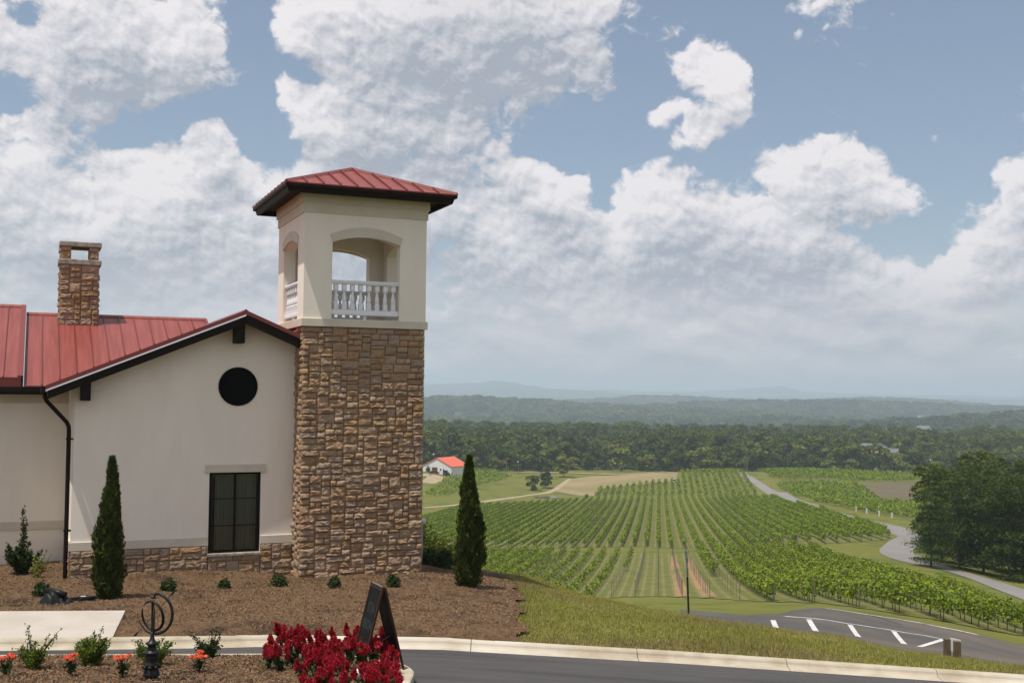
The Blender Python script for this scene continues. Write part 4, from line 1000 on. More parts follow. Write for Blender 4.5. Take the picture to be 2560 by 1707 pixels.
lg = MB().box(-.045, TW+.045, -.045, TW+.045, 5.99, 6.18, ch=.012).build('ledge', stucco_trim, tower)
WT = .30; SPR, RISE, O0, O1, WZ0, WZ1 = 8.02, .19, .68, 2.37, 6.18, 8.70
def arc(n=14, r=RISE, o0=O0, o1=O1, z=SPR):
    c = (o0+o1)/2; hw = (o1-o0)/2; R_ = (hw*hw+r*r)/(2*r); th = math.asin(hw/R_)
    return [(c+R_*math.sin(t), z+r-R_+R_*math.cos(t)) for t in np.linspace(-th, th, n)]
def belfry_wall(L0, L1, M, name='belfry_wall'):
    mb = MB(); A = arc()
    def quad(pts): mb.add([tuple(M @ Vector(p)) for p in pts], [(0, 1, 2, 3)])
    for y, flip in ((0, 0), (WT, 1)):
        def fq(x0, z0, x1, z1, x2, z2, x3, z3):
            pts = [(x0, y, z0), (x1, y, z1), (x2, y, z2), (x3, y, z3)]; quad(pts[::-1] if flip else pts)
        fq(L0, WZ0, O0, WZ0, O0, SPR, L0, SPR); fq(L0, SPR, O0, SPR, O0, WZ1, L0, WZ1)
        fq(O1, WZ0, L1, WZ0, L1, SPR, O1, SPR); fq(O1, SPR, L1, SPR, L1, WZ1, O1, WZ1)
        for (xa, za), (xb, zb) in zip(A[:-1], A[1:]): fq(xa, za, xb, zb, xb, WZ1, xa, WZ1)
    for (xa, za), (xb, zb) in zip(A[:-1], A[1:]): quad([(xa, 0, za), (xa, WT, za), (xb, WT, zb), (xb, 0, zb)])
    quad([(O0, 0, WZ0), (O0, WT, WZ0), (O0, WT, SPR), (O0, 0, SPR)]); quad([(O1, WT, WZ0), (O1, 0, WZ0), (O1, 0, SPR), (O1, WT, SPR)])
    for z0, z1 in ((WZ0, SPR), (SPR, WZ1)):
        quad([(L0, WT, z0), (L0, 0, z0), (L0, 0, z1), (L0, WT, z1)]); quad([(L1, 0, z0), (L1, WT, z0), (L1, WT, z1), (L1, 0, z1)])
    mb.build(name, stucco, tower, weld=True)
    # arched head trim, proud of the wall
    t = MB(); B0 = arc(14, .155, O0+.0, O1-.0, SPR); B1 = arc(14, .21, O0-.05, O1+.05, SPR+.185)
    n = 14; vs = [(x, y, z) for y in (-.035, .02) for Bc in (B0, B1) for x, z in Bc]
    vs = [tuple(M @ Vector(p)) for p in vs]; fs = []
    for i in range(n-1):
        fs += [(i, i+1, n+i+1, n+i), (3*n+i, 3*n+i+1, 2*n+i+1, 2*n+i), (n+i, n+i+1, 3*n+i+1, 3*n+i), (2*n+i, 2*n+i+1, i+1, i)]
    fs += [(0, n, 3*n, 2*n), (n-1, 3*n-1, 4*n-1, 2*n-1)]
    t.add(vs, fs).build('arch_trim', stucco_trim, tower)
def Tm(ang, tx, ty): return Matrix.Translation((tx, ty, 0)) @ Matrix.Rotation(ang, 4, 'Z')
FACES = [Tm(0, 0, 0), Tm(-PI/2, 0, TW), Tm(PI, TW, TW), Tm(PI/2, TW, 0)]
for i, M in enumerate(FACES): belfry_wall(0 if i % 2 == 0 else WT, TW if i % 2 == 0 else TW-WT, M)
def frieze(name, z0, z1, d):
    mb = MB(); mb.box(-d, TW+d, -d, WT, z0, z1).box(-d, TW+d, TW-WT, TW+d, z0, z1).box(-d, WT, WT, TW-WT, z0, z1).box(TW-WT, TW+d, WT, TW-WT, z0, z1)
    mb.build(name, stucco_trim, tower, weld=True)
frieze('frieze', 8.70, 8.93, .03); frieze('cornice', 8.93, 9.19, .065)
MB().box(.28, TW-.28, .28, TW-.28, 8.86, 8.92).build('belfry_ceiling', stucco, tower)
def baluster_mesh():
    mb = MB(); h0, h1 = 0, .60
    mb.box(-.052, .052, -.052, .052, 0, .15, ch=.008); mb.box(-.052, .052, -.052, .052, .46, .60, ch=.008)
    mb.lathe([(.05, .15), (.04, .165), (.048, .185), (.054, .22), (.050, .27), (.036, .34), (.030, .40), (.034, .425), (.042, .44), (.034, .452), (.046, .46)], 12)
    o = mb.build('baluster', white_paint); d = o.data; bpy.data.objects.remove(o); return d
bal_me = baluster_mesh()
for M in FACES:
    b = bpy.data.objects.new('balustrade', None); COL.objects.link(b); b.parent = tower; b.matrix_local = M
    MB().box(O0, O1, .05, .19, 7.035, 7.075).box(O0, O1, .035, .205, 7.075, 7.125, ch=.012).build('top_rail', white_paint, b)
    MB().box(O0, O1, .045, .195, 6.29, 6.365, ch=.01).box(O0, O1, .06, .18, 6.365, 6.42).build('bottom_rail', white_paint, b)
    for i in range(8):
        o = bpy.data.objects.new('baluster', bal_me); COL.objects.link(o); o.parent = b; o.location = (O0+.13+i*.2043, .12, 6.425)
    MB().lathe([(.055, 6.18), (.055, 6.2), (.035, 6.22), (.035, 6.26), (.05, 6.28), (.05, 6.29)], 10, c=((O0+O1)/2, .12, 0)).build('rail_foot', white_paint, b)
# roof of the tower
OV, ZE, ZA = .56, 9.29, 10.10; HC = TW/2; HR = HC+OV
roof = bpy.data.objects.new('tower_roof', None); COL.objects.link(roof); roof.parent = tower; roof.location = (HC, HC, 0)
MB().add([(-HR, -HR, ZE-.012), (HR, -HR, ZE-.012), (HR, HR, ZE-.012), (-HR, HR, ZE-.012), (0, 0, ZA-.012)], [(0, 1, 4), (1, 2, 4), (2, 3, 4), (3, 0, 4), (3, 2, 1, 0)]).build('roof_deck', dark_soffit, roof)
slope = (ZA-ZE)/HR
for f in range(4):
    Mr = Matrix.Rotation(-f*PI/2, 4, 'Z')
    ss = [-HR]+[(-4.5+i)*.405 for i in range(10)]+[HR]
    ss = sorted(set([-HR]+[i*.405 for i in range(-5, 6) if abs(i*.405) < HR-.05]+[HR]))
    def P(s, d, up=0): return tuple(Mr @ Vector((s, -HR+d-.015, ZE+slope*d+up)))     # s along the eave, d up the slope (plan)
    for a, b_ in zip(ss[:-1], ss[1:]):
        poly = [(a+.003, 0), (b_-.003, 0), (b_-.003, max(.0, HR-abs(b_)-.004)), (a+.003, max(.0, HR-abs(a)-.004))]
        if a < 0 < b_: poly.insert(3, (0, HR))
        pts = []
        for p in poly:
            if not pts or math.dist(p, pts[-1]) > .01: pts.append(p)
        if math.dist(pts[0], pts[-1]) < .01: pts.pop()
        MB().prism([P(s, d, .002) for s, d in pts], (0, 0, .01)).build('roof_panel', red_m, roof)
    for s in ss[1:-1]:
        L_ = HR-abs(s)-.05
        if L_ > .05:
            MB().prism([P(s-.014, -.035, .0), P(s+.014, -.035, .0), P(s+.014, L_, .012), P(s-.014, L_, .012)], (0, 0, .06)).build('roof_seam', redd_m, roof)
    # hip cap, fascia, gutter lip
    e0, e1 = Mr @ Vector((-HR-.02, -HR-.02, ZE+.015)), Mr @ Vector((0, 0, ZA+.03))
    dv = (e1-e0).normalized(); sd = dv.cross(Vector((0, 0, 1))).normalized(); up = sd.cross(dv)
    MB().prism([e0+sd*.075-up*.02, e0+up*.045, e0-sd*.075-up*.02], tuple(e1-e0)).build('hip_cap', redd_m, roof)
    MB().prism([tuple(Mr @ Vector(p)) for p in ((-HR-.02, -HR-.02, ZE-.012), (-HR-.02, -HR-.02, ZE-.10), (-HR+.03, -HR+.03, ZE-.25), (-HR+.09, -HR+.09, ZE-.25), (-HR+.09, -HR+.09, ZE-.012))], (0, 0, 0)) if False else None
    prof = [(-.03, -.012), (-.03, -.085), (.03, -.11), (.06, -.215), (.12, -.215), (.12, -.012)]
    vs = []
    for sgn in (-1, 1):
        for d, dz in prof: vs.append(tuple(Mr @ Vector((sgn*(HR-d), -HR+d, ZE+dz))))
    n = len(prof); fs = [(i, (i+1) % n, n+(i+1) % n, n+i) for i in range(n)]
    MB().add(vs, fs).build('fascia', bronze, roof)
    MB().prism([tuple(Mr @ Vector(p)) for p in ((-HR-.035, -HR-.035, ZE-.02), (HR+.035, -HR-.035, ZE-.02), (HR, -HR, ZE-.02), (-HR, -HR, ZE-.02))], (0, 0, .03)).build('drip_edge', redd_m, roof)
MB().box(-HR+.1, HR-.1, -HR+.1, HR-.1, 9.196, 9.215).build('soffit', dark_soffit, roof)

# ---- gabled wing, hall behind it, chimney
B = thing('winery_building', 'cream stucco winery wing with red metal roof, round vent and stone base', 'building', (TX, TY, 0), TH)
GV = .75; AU, AZ = -1.30, 6.30; SL = .42
def rz_(u): return AZ-SL*abs(u-AU)
def gable():
    mb = MB(); w0, w1, z0, z1 = -1.98, -.78, .63, 2.52; top = lambda u: rz_(u)-.16
    def q(*p): mb.add([(u, GV, z) for u, z in p], [tuple(range(len(p)))])
    q((-4.98, .60), (w0, .60), (w0, z1), (-4.98, z1)); q((w1, .60), (.04, .60), (.04, z1), (w1, z1)); q((w0, .60), (w1, .60), (w1, z0), (w0, z0))
    q((w0, z0), (w0, .60), (w0, z1))
    us = [-4.98, w0, AU, w1, .04]
    for a, b in zip(us[:-1], us[1:]): q((a, z1), (b, z1), (b, top(b)), (a, top(a)))
    for (ua, za), (ub, zb) in (((w0, z0), (w0, z1)), ((w0, z1), (w1, z1)), ((w1, z1), (w1, z0)), ((w1, z0), (w0, z0))):
        mb.add([(ua, GV, za), (ub, GV, zb), (ub, GV+.16, zb), (ua, GV+.16, za)], [(0, 1, 2, 3)])
    mb.add([(-4.98, GV, .6), (-4.98, GV, top(-4.98)), (-4.98, 4.0, top(-4.98)), (-4.98, 4.0, .6)], [(0, 1, 2, 3)])
    mb.build('gable_wall', stucco, B, weld=True)
gable()
MB().box(-14.5, -4.985, 4.0, 4.2, -.4, 4.5).build('hall_wall', stucco, B)
MB().box(-14.5, -4.985, 3.965, 4.0, .97, 1.17).build('trim_band', stucco_trim, B)
MB().box(-14.5, -4.985, 3.975, 4.0, 4.08, 4.42).build('frieze_board', stucco_trim, B)
def band(u0, u1, endl=False):
    mb = MB(); mb.box(u0, u1, GV-.045, GV-.002, .82, 1.01, ch=.006); mb.build('trim_band', stucco_trim, B)
band(-5.03, -1.985); band(-.775, -.0)
MB().box(-5.03, -4.985, GV, 3.96, .82, 1.01).build('trim_band', stucco_trim, B)
base = MB().box(-4.96, 0, GV-.02, GV+.1, -.6, .60).box(-4.96, -1.99, GV-.02, GV-.004, .6, .82).box(-.77, 0, GV-.02, GV-.004, .6, .82).box(-4.97, -4.90, GV-.02, 3.9, -.6, .80).build('stone_base', mortar, B)
sw = StoneWork()
sw.face(ashlar(2.99, 1.10, 15), lambda x, z: (-4.985+x, GV-.03, z-.29), 0, depth=(.035, .07))
sw.face(ashlar(.76, 1.10, 16), lambda x, z: (-.775+x, GV-.03, z-.29), 0, depth=(.035, .07))
sw.face(ashlar(1.21, .88, 17), lambda x, z: (-1.985+x, GV-.03, z-.29), 0, depth=(.035, .07))
sw.face(ashlar(1.2, 1.10, 18), lambda x, z: (-4.99, GV+1.2-x, z-.29), -PI/2, depth=(.035, .06))
sw.build(base, 200)
# window
wf = bpy.data.objects.new('window', None); COL.objects.link(wf); wf.parent = B; wf.location = (-1.98, GV+.05, .63)
Ww, Wh = 1.20, 1.89
for x0, x1, z0, z1 in ((0, .055, 0, Wh), (Ww-.055, Ww, 0, Wh), (.055, Ww-.055, 0, .055), (.055, Ww-.055, Wh-.055, Wh)): MB().box(x0, x1, 0, .07, z0, z1).build('window_frame', bronze, wf)
MB().box(Ww/2-.014, Ww/2+.014, .012, .05, .055, Wh-.055).build('muntin', bronze, wf)
for k in (1, 2): MB().box(.055, Ww-.055, .016, .046, Wh*k/3-.008, Wh*k/3+.008).build('muntin', bronze, wf)
for i in range(2):
    for k in range(3):
        x0 = .055 if i == 0 else Ww/2+.014; z0 = .055 if k == 0 else Wh*k/3+.008; z1 = Wh-.055 if k == 2 else Wh*(k+1)/3-.008
        MB().add([(x0, .03, z0), (x0+Ww/2-.069, .03, z0), (x0+Ww/2-.069, .03, z1), (x0, .03, z1)], [(0, 1, 2, 3)]).build('pane', glass_m, wf)
MB().box(-2.07, -.67, GV-.05, GV-.001, 2.515, 2.70, ch=.006).build('lintel', stucco_trim, B)
sl_ = MB()
for a, b in ((-2.0, -1.58), (-1.575, -1.14), (-1.135, -.76)): sl_.box(a, b, GV-.09, GV+.04, .575, .632, ch=.01)
sill = bpy.data.objects.new('sill', None); COL.objects.link(sill); sill.parent = B
for a, b in ((-2.0, -1.58), (-1.575, -1.14), (-1.135, -.76)): MB().box(a, b, GV-.10, GV+.045, .572, .632, ch=.012).build('sill_stone', cap_m, sill)
def curtain(x0, x1, name='curtain'):
    n = 40; mb = MB(); vs = []
    for z in (.3, 2.75):
        for i in range(n): 
            x = x0+(x1-x0)*i/(n-1); vs.append((x, GV+.30+.035*math.sin(i*1.25)+.012*math.sin(i*2.9), z))
    return mb.add(vs, [(i, i+1, n+i+1, n+i) for i in range(n-1)])
c1 = curtain(-1.80, -1.36).build('curtain', curtain_m, smooth=True); tag(c1, 'pale pleated curtain hanging behind the left half of the dark window', 'curtain')
c2 = curtain(-1.30, -.84).build('curtain', curtain_m, smooth=True); tag(c2, 'pale pleated curtain hanging behind the right half of the dark window', 'curtain')
for c in (c1, c2): c.matrix_world = Matrix.Translation((TX, TY, 0)) @ Matrix.Rotation(TH, 4, 'Z')
rm = MB(); rm.add([(-3, GV+.17, .2), (.0, GV+.17, .2), (.0, GV+2.8, .2), (-3, GV+2.8, .2), (-3, GV+.17, 3.0), (.0, GV+.17, 3.0), (.0, GV+2.8, 3.0), (-3, GV+2.8, 3.0)], [(0, 1, 2, 3), (7, 6, 5, 4), (1, 5, 6, 2), (2, 6, 7, 3), (3, 7, 4, 0)])
rm.build('room_interior', room_m, B)
# round vent
vt = bpy.data.objects.new('round_vent', None); COL.objects.link(vt); vt.parent = B; vt.location = (-1.36, GV, 4.54)
MB().tube([(.44*math.cos(t), -.012, .44*math.sin(t)) for t in np.linspace(0, 2*PI, 41)], .022, 6, False).build('vent_rim', vent_m, vt)
MB().add([(.43*math.cos(t), -.003, .43*math.sin(t)) for t in np.linspace(0, 2*PI, 40, endpoint=False)], [tuple(range(40))]).build('vent_back', vent_m, vt)
for z in np.linspace(-.36, .36, 13):
    hw = math.sqrt(.42**2-z*z); MB().box(-hw, hw, -.012, .0, z-.02, z+.012, M=Matrix.Translation((0, -.006, 0))).build('vent_slat', vent_m, vt)
# roofs
def roof_slab(poly, parent, name='roof_panel', t=.012, m=red_m): return MB().prism(poly, (0, 0, t)).build(name, m, parent)
EV, EZ, RV = 3.40, 4.50, 8.30; RZ = EZ+SL*(RV-EV)
def hz_(v): return EZ+SL*(v-EV)
hr = bpy.data.objects.new('hall_roof', None); COL.objects.link(hr); hr.parent = B
def hall_strip(u0, u1, lift):
    n = round((u1-u0)/.41)
    us = np.linspace(u0, u1, n+1)
    for a, b in zip(us[:-1], us[1:]):
        vlo = EV if b < -5.5 else max(EV, 7.69-abs(max(a, -5.57)-AU)-.25)
        if vlo < RV-.2: roof_slab([(a+.002, vlo, hz_(vlo)+lift), (b-.002, vlo, hz_(vlo)+lift), (b-.002, RV, RZ+lift), (a+.002, RV, RZ+lift)], hr)
    for a in us[1:-1]:
        vlo = EV-.01 if a < -5.5 else max(EV, 7.69-abs(a-AU))
        if vlo < RV-.3: MB().prism([(a-.012, vlo, hz_(vlo)+lift+.012), (a+.012, vlo, hz_(vlo)+lift+.012), (a+.012, RV-.1, hz_(RV-.1)+lift+.012), (a-.012, RV-.1, hz_(RV-.1)+lift+.012)], (0, 0, .045)).build('roof_seam', redd_m, hr)
    MB().prism([(u0, RV-.12, RZ-.02+lift), (u0, RV, RZ+.055+lift), (u0, RV+.12, RZ-.02+lift)], (u1-u0, 0, 0)).build('ridge_cap', red_m, hr)
    roof_slab([(u0, RV+.01, RZ+lift), (u1, RV+.01, RZ+lift), (u1, RV+5, RZ-2.1+lift), (u0, RV+5, RZ-2.1+lift)], hr, 'rear_roof')
hall_strip(-14.6, -6.12, .20); hall_strip(-6.06, -1.12, 0)
MB().prism([(-6.12, EV, EZ-.05), (-6.12, EV, EZ+.235), (-6.12, RV, RZ+.235), (-6.12, RV, RZ-.05)], (.045, 0, 0)).build('step_flashing', bronze, hr)
MB().prism([(-6.2, EV, EZ+.215), (-6.2, RV, RZ+.215), (-6.2, RV, RZ+.26), (-6.2, EV, EZ+.26)], (.13, 0, 0)).build('rake_trim', redd_m, hr)
MB().prism([(-1.17, RV-1.2, hz_(RV-1.2)+.01), (-1.17, RV, RZ+.01), (-1.17, RV, RZ+.05), (-1.17, RV-1.2, hz_(RV-1.2)+.05)], (.09, 0, 0)).build('rake_trim', redd_m, hr)
MB().box(-14.6, -5.6, EV-.13, EV-.005, EZ-.15, EZ-.01, ch=.01).build('gutter', bronze, B)
MB().box(-14.6, -5.0, EV, 4.0, EZ-.09, EZ-.07).build('soffit', dark_soffit, B)
MB().box(-14.6, -5.6, EV-.005, EV+.03, EZ-.2, EZ-.02).build('fascia', bronze, B)
MB().box(-14.6, -6.12, EV+.005, EV+.06, EZ-.02, EZ+.215).build('raised_fascia', redd_m, hr)
wr_ = bpy.data.objects.new('wing_roof', None); COL.objects.link(wr_); wr_.parent = B
FV = .20
vs_ = np.arange(FV, 7.7, .42)
for a in vs_:
    b = a+.416
    def um(v): return max(-5.57, AU-(7.69-v)) if v > 3.4 else -5.57
    if um(a) < AU-.1: roof_slab([(um(a), a, rz_(um(a))), (AU, a, AZ), (AU, b, AZ), (min(um(b), AU-.01), b, rz_(min(um(b), AU-.01)))], wr_)
    if a < 6: roof_slab([(AU, a, AZ), (-.01, a, rz_(-.01)), (-.01, b, rz_(-.01)), (AU, b, AZ)], wr_)
MB().prism([(AU-.14, FV, rz_(AU-.14)), (AU, FV, AZ+.05), (AU+.14, FV, rz_(AU+.14))], (0, 6.6, 0)).build('ridge_cap', redd_m, wr_)
def rake(u0, u1, n0, n1, v0, v1, name, m):
    MB().prism([(u0, v0, rz_(u0)+n0), (u1, v0, rz_(u1)+n0), (u1, v0, rz_(u1)+n1), (u0, v0, rz_(u0)+n1)], (0, v1-v0, 0)).build(name, m, wr_)
rake(-5.60, AU, -.075, .02, FV-.03, FV+.05, 'rake_edge', redd_m); rake(AU, .0, -.075, .02, FV-.03, FV+.05, 'rake_edge', redd_m)
rake(-5.60, AU, -.115, -.078, FV-.042, FV+.03, 'rake_lip_glint', lip_glint_m)  # lip coloured as a bright highlight line, left slope only
rake(-5.56, AU, -.30, -.08, FV-.005, FV+.04, 'fascia', bronze); rake(AU, .0, -.30, -.08, FV-.005, FV+.04, 'fascia', bronze)
MB().prism([(-5.5, FV+.04, rz_(-5.5)-.2), (AU, FV+.04, AZ-.2), (AU, GV+.0, AZ-.2), (-5.5, GV, rz_(-5.5)-.2)], (0, 0, .03)).build('soffit', dark_soffit, wr_)
MB().prism([(AU, FV+.04, AZ-.2), (0, FV+.04, rz_(0)-.2), (0, GV, rz_(0)-.2), (AU, GV, AZ-.2)], (0, 0, .03)).build('soffit', dark_soffit, wr_)
MB().prism([(-5.55, GV, rz_(-5.55)-.2), (-4.99, GV, rz_(-4.99)-.2), (-4.99, 3.4, rz_(-4.99)-.2), (-5.55, 3.4, rz_(-5.55)-.2)], (0, 0, .03)).build('soffit', dark_soffit, wr_)
MB().box(-5.69, -5.575, FV+.02, EV-.005, 4.34, 4.49, ch=.01).build('gutter', bronze, B)
for u in (-1.41, -4.77): MB().box(u-.105, u+.105, FV+.05, GV-.002, rz_(u)-.70 if u > -2 else rz_(u)-.66, rz_(u)-.24).build('bracket', bronze, B)
MB().prism([(-.16, FV-.01, rz_(-.16)+.02), (-.004, FV-.01, rz_(-.004)+.16), (-.004, FV-.01, rz_(-.004)-.02)], (0, 2.7, 0)).build('wall_flashing', redd_m, wr_)
ds = MB().tube([(-5.63, .42, 4.38), (-5.60, .43, 4.24), (-5.56, .47, 4.16), (-5.14, .80, 3.70), (-5.09, .84, 3.60), (-5.08, .85, 3.48), (-5.08, .85, .30), (-5.08, .85, -.02)], .048, 8).build('downspout', bronze, B, smooth=True)
for z in (3.3, 1.25): MB().box(-5.14, -4.985, .79, .91, z, z+.035).build('downspout_strap', bronze, ds)
# chimney
ch = bpy.data.objects.new('chimney', None); COL.objects.link(ch); ch.parent = B; ch.location = (-5.22, 7.55, 0)
CW, CD = 1.03, .95
MB().box(.05, CW-.05, .05, CD-.05, 5.8, 7.95).box(.05, .27, .05, CD-.05, 8.10, 8.47).box(CW-.27, CW-.05, .05, CD-.05, 8.10, 8.47).build('chimney_core', mortar, ch)
sw = StoneWork()
sw.face(ashlar(CW-.02, 1.72, 31, .075), lambda x, z: (x+.01, .045, z+6.24), 0)
sw.face(ashlar(CD-.04, 1.72, 32, .075), lambda x, z: (.045, CD-.02-x, z+6.24), -PI/2)
sw.face(ashlar(CD-.04, 1.72, 33, .075), lambda x, z: (CW-.045, x+.02, z+6.24), PI/2)
for x0 in (.02, CW-.28): sw.face([(0, 0, .26, .22), (0, .22, .26, .14)], lambda x, z: (x+x0, .045, z+8.105), 0)
sw.face([(0, 0, .5, .2), (.5, 0, .4, .2), (0, .2, .9, .16)], lambda x, z: (.045, CD-.02-x, z+8.105), -PI/2)
sw.build(ch, 200)
MB().box(-.055, CW+.055, -.055, CD+.055, 7.96, 8.10, ch=.014).build('shoulder_slab', cap_m, ch)
MB().box(-.035, CW+.05, -.05, CD+.05, 8.47, 8.60, ch=.014).build('cap_slab', cap_m, ch)
MB().box(-.04, CW+.04, -.07, .02, 6.02, 6.23).box(-.05, CW+.05, -.35, -.07, 6.055, 6.075, M=Matrix.Translation((0, 0, .0))).build('chimney_flashing', redd_m, ch)

# ------------------------------------------------------------ planting by the building
def bed_spot(px, py):
    d = sight(px, py); Y = np.linspace(17, 34, 3400); i = np.argmax(EYE+d[2]*Y <= bed_z(d[0]*Y, Y)); y = Y[i]; return (d[0]*y, y, float(bed_z(np.array(d[0]*y), np.array(y))))
def isl_spot(px, py):
    d = sight(px, py); Y = np.linspace(11, 18, 1400); z = np.array([float(mound_z(np.array([d[0]*y]), np.array([y]))[0]) for y in Y]); i = np.argmax(EYE+d[2]*Y <= z); return (d[0]*Y[i], Y[i], z[i])
def cypress(px, py, h, r, label, seed):
    x, y, z = bed_spot(px, py); t = thing('cypress_tree', label, 'cypress', (x, y, z)); g = np.random.default_rng(seed)
    n = 17000; u = g.uniform(0, 1, n)**.85; a = g.uniform(0, 6.28, n)
    prof = np.interp(u, [0, .04, .15, .35, .55, .75, .9, 1], [.62, .82, .95, 1, .84, .52, .24, .03])
    lump = 1+.20*np.sin(a*2+u*9+seed)*np.sin(u*15+seed)+.17*np.sin(a*5+u*31)+.10*np.sin(a*9-u*57)
    q = g.uniform(.35, 1.08, n)**.5; rr = r*prof*lump*q
    off = .10*np.sin(u*7+seed)*r
    C = np.stack([np.cos(a)*rr+off, np.sin(a)*rr, u*h+.02], 1)
    up = unit(np.stack([np.cos(a)*.42, np.sin(a)*.42, np.ones(n)], 1)+g.normal(0, .42, (n, 3))); sd = unit(np.cross(up, g.normal(size=(n, 3))))
    L_ = g.uniform(.025, .07, (n, 1))*(1+.5*(u[:, None] > .85))
    V, Fq = quads_from(C, up*L_, sd*L_*.30); mesh_np('foliage', V, Fq, leaf_cyp, t)
    MB().tube([(0, 0, -.1), (0, 0, h*.5), (off.mean(), 0, h*.9)], [.045, .03, .008], 6).build('trunk', bark, t)
    return t
cypress(270, 1498, 2.76, .262, 'slim dark cypress standing against the cream gable wall of the wing', 2)
cypress(1172, 1466, 2.86, .30, 'dark cypress standing free on the mulch beside the stone tower', 5)

def leafy_shrub(name, label, cat, loc, r, h, n, leaf, m, asp=.5, group=None, shell=.3, squash=1.0, stems=6):
    t = thing(name, label, cat, loc, 0, group); g = rng
    v = unit(g.normal(size=(n, 3))); v[:, 2] = np.abs(v[:, 2])*1.0; q = g.uniform(shell, 1, (n, 1))**.6
    bump = 1+.18*np.sin(v[:, :1]*5+r*90)*np.sin(v[:, 1:2]*6+h*70)
    C = v*q*bump*np.array([r, r*squash, h])+[0, 0, .03]
    V, Fq = leaves(C, leaf, asp, Nrm=v*.9, bias=(0, 0, .3), jit=.8); mesh_np('foliage', V, Fq, m, t)
    mb = MB()
    for i in range(stems):
        a = g.uniform(0, 6.28); e = g.uniform(.3, .6); mb.tube([(0, 0, -.05), (math.cos(a)*r*e*.5, math.sin(a)*r*e*.5, h*.35), (math.cos(a)*r*e, math.sin(a)*r*e, h*.7)], [.012, .009, .004], 4, False)
    tag(mb.build('stems', bark, t), kind='stuff'); return t
for px, py, r, lab in ((421, 1477, .17, 'small dark green shrub in the mulch below the gable wall, next right of the cypress'),
                       (560, 1471, .135, 'small dark green shrub in the mulch under the dark window'),
                       (697, 1466, .21, 'wider dark green shrub where the gable wall meets the tower'),
                       (836, 1468, .145, 'small dark green shrub at the foot of the tower, nearer its left corner'),
                       (983, 1464, .165, 'small dark green shrub at the foot of the tower, nearer its right corner'),
                       (104, 1490, .19, 'small dark green shrub half hidden behind the black plastic pile')):
    leafy_shrub('shrub', lab, 'shrub', bed_spot(px, py), r, r*1.35, 520, .034, leaf_dark if px != 697 else leaf_grn, group='small shrubs along the building')
def sprig_shrub(name, label, cat, loc, stems, leaf, m, group=None, seed=0, asp=.45, per=34):
    """upright stems carrying small leaves; stems: (dx, dy, height, bushiness)"""
    t = thing(name, label, cat, loc, 0, group); g = np.random.default_rng(seed+50); mb = MB(); Cs = []
    for dx, dy, h, b in stems:
        mid = np.array([dx*.45, dy*.45, h*.5]); top = np.array([dx, dy, h]); mb.tube([(0, 0, -.05), mid, top], [.010, .007, .003], 4, False)
        k = int(per*b); s = g.uniform(.12, 1.03, k)[:, None]; P = np.where(s < .5, mid*s*2, mid+(top-mid)*(s-.5)*2)
        Cs.append(P+g.normal(size=(k, 3))*.032*b**.3*(1.25-s*.75))
    C = np.vstack(Cs); V, Fq = leaves(C, leaf, asp, bias=(0, 0, .5), jit=.9); mesh_np('foliage', V, Fq, m, t)
    tag(mb.build('stems', bark, t), kind='stuff'); return t
g_ = np.random.default_rng(8)
def spread(n, r, h0, h1, b=1.0): 
    out = []
    for i in range(n):
        a = g_.uniform(0, 6.28); d = r*math.sqrt(g_.uniform()); out.append((math.cos(a)*d, math.sin(a)*d*.8, g_.uniform(h0, h1)*(1-.35*d/r), b))
    return out
hx, hy, hz0 = bed_spot(56, 1434)
sprig_shrub('holly_bush', 'tall dark holly with a thin leader, standing before the recessed hall wall', 'holly', (hx, hy, hz0), spread(44, .42, .35, .95, 2.0)+[(0, 0, 1.52, 2.6), (.05, 0, 1.25, 2), (-.04, .03, 1.35, 2), (.0, .05, 1.1, 2.4)], .042, leaf_dark, seed=1, per=46)
yx, yy, yz = bed_spot(92, 1443)
sprig_shrub('yellow_shrub', 'loose yellow green shrub at the right foot of the dark holly', 'shrub', (yx, yy, yz), [(.30, 0, .50, .8), (.2, 0, .62, .8), (.05, 0, .55, .9), (-.08, 0, .4, 1), (.12, 0, .4, 1.1), (.0, 0, .3, 1.2), (-.15, 0, .25, 1), (.25, .05, .35, .8)], .034, leaf_yel, seed=2, per=26, asp=.6)
sx_, sy_, sz_ = bed_spot(98, 1462)
sprig_shrub('yellow_seedling', 'tiny yellow green sprig in the mulch above the black plastic pile', 'plant', (sx_, sy_, sz_), [(.1, 0, .16, .5), (-.05, 0, .14, .5), (.02, 0, .1, .5)], .03, leaf_yel, seed=3, per=14)
# behind the tower
for px, Y, r, h, lab in ((1092, 33.2, .42, 1.05, 'bright yellow green shrub close behind the right edge of the tower'),
                         (1065, 32.0, .35, 1.25, 'bright yellow green shrub half hidden by the edge of the tower'),
                         (1126, 33.5, .38, .95, 'bright yellow green shrub just left of the free standing cypress')):
    x = (px-1280)/F*Y; z = float(bed_z(np.array(x), np.array(Y))); leafy_shrub('yellow_shrub', lab, 'shrub', (x, Y, z), r, h, 620, .06, leaf_yel, .55, group='yellow green shrubs behind the tower', shell=.1)
for px, Y, r, h, lab in ((1085, 31.2, .40, .42, 'low dark shaded shrub behind the tower below the yellow green bushes'), (1118, 30.4, .30, .46, 'low dark shaded shrub between the tower and the free standing cypress')):
    x = (px-1280)/F*Y; z = float(bed_z(np.array(x), np.array(Y))); leafy_shrub('low_shrub', lab, 'shrub', (x, Y, z), r, h, 700, .045, leaf_dark)
x = (1063-1280)/F*31.0; z = float(bed_z(np.array(x), np.array(31.)))
lp = thing('path_light', 'pale grey capped post peeking out beyond the right edge of the tower', 'light post', (x-.02, 31.0, z))
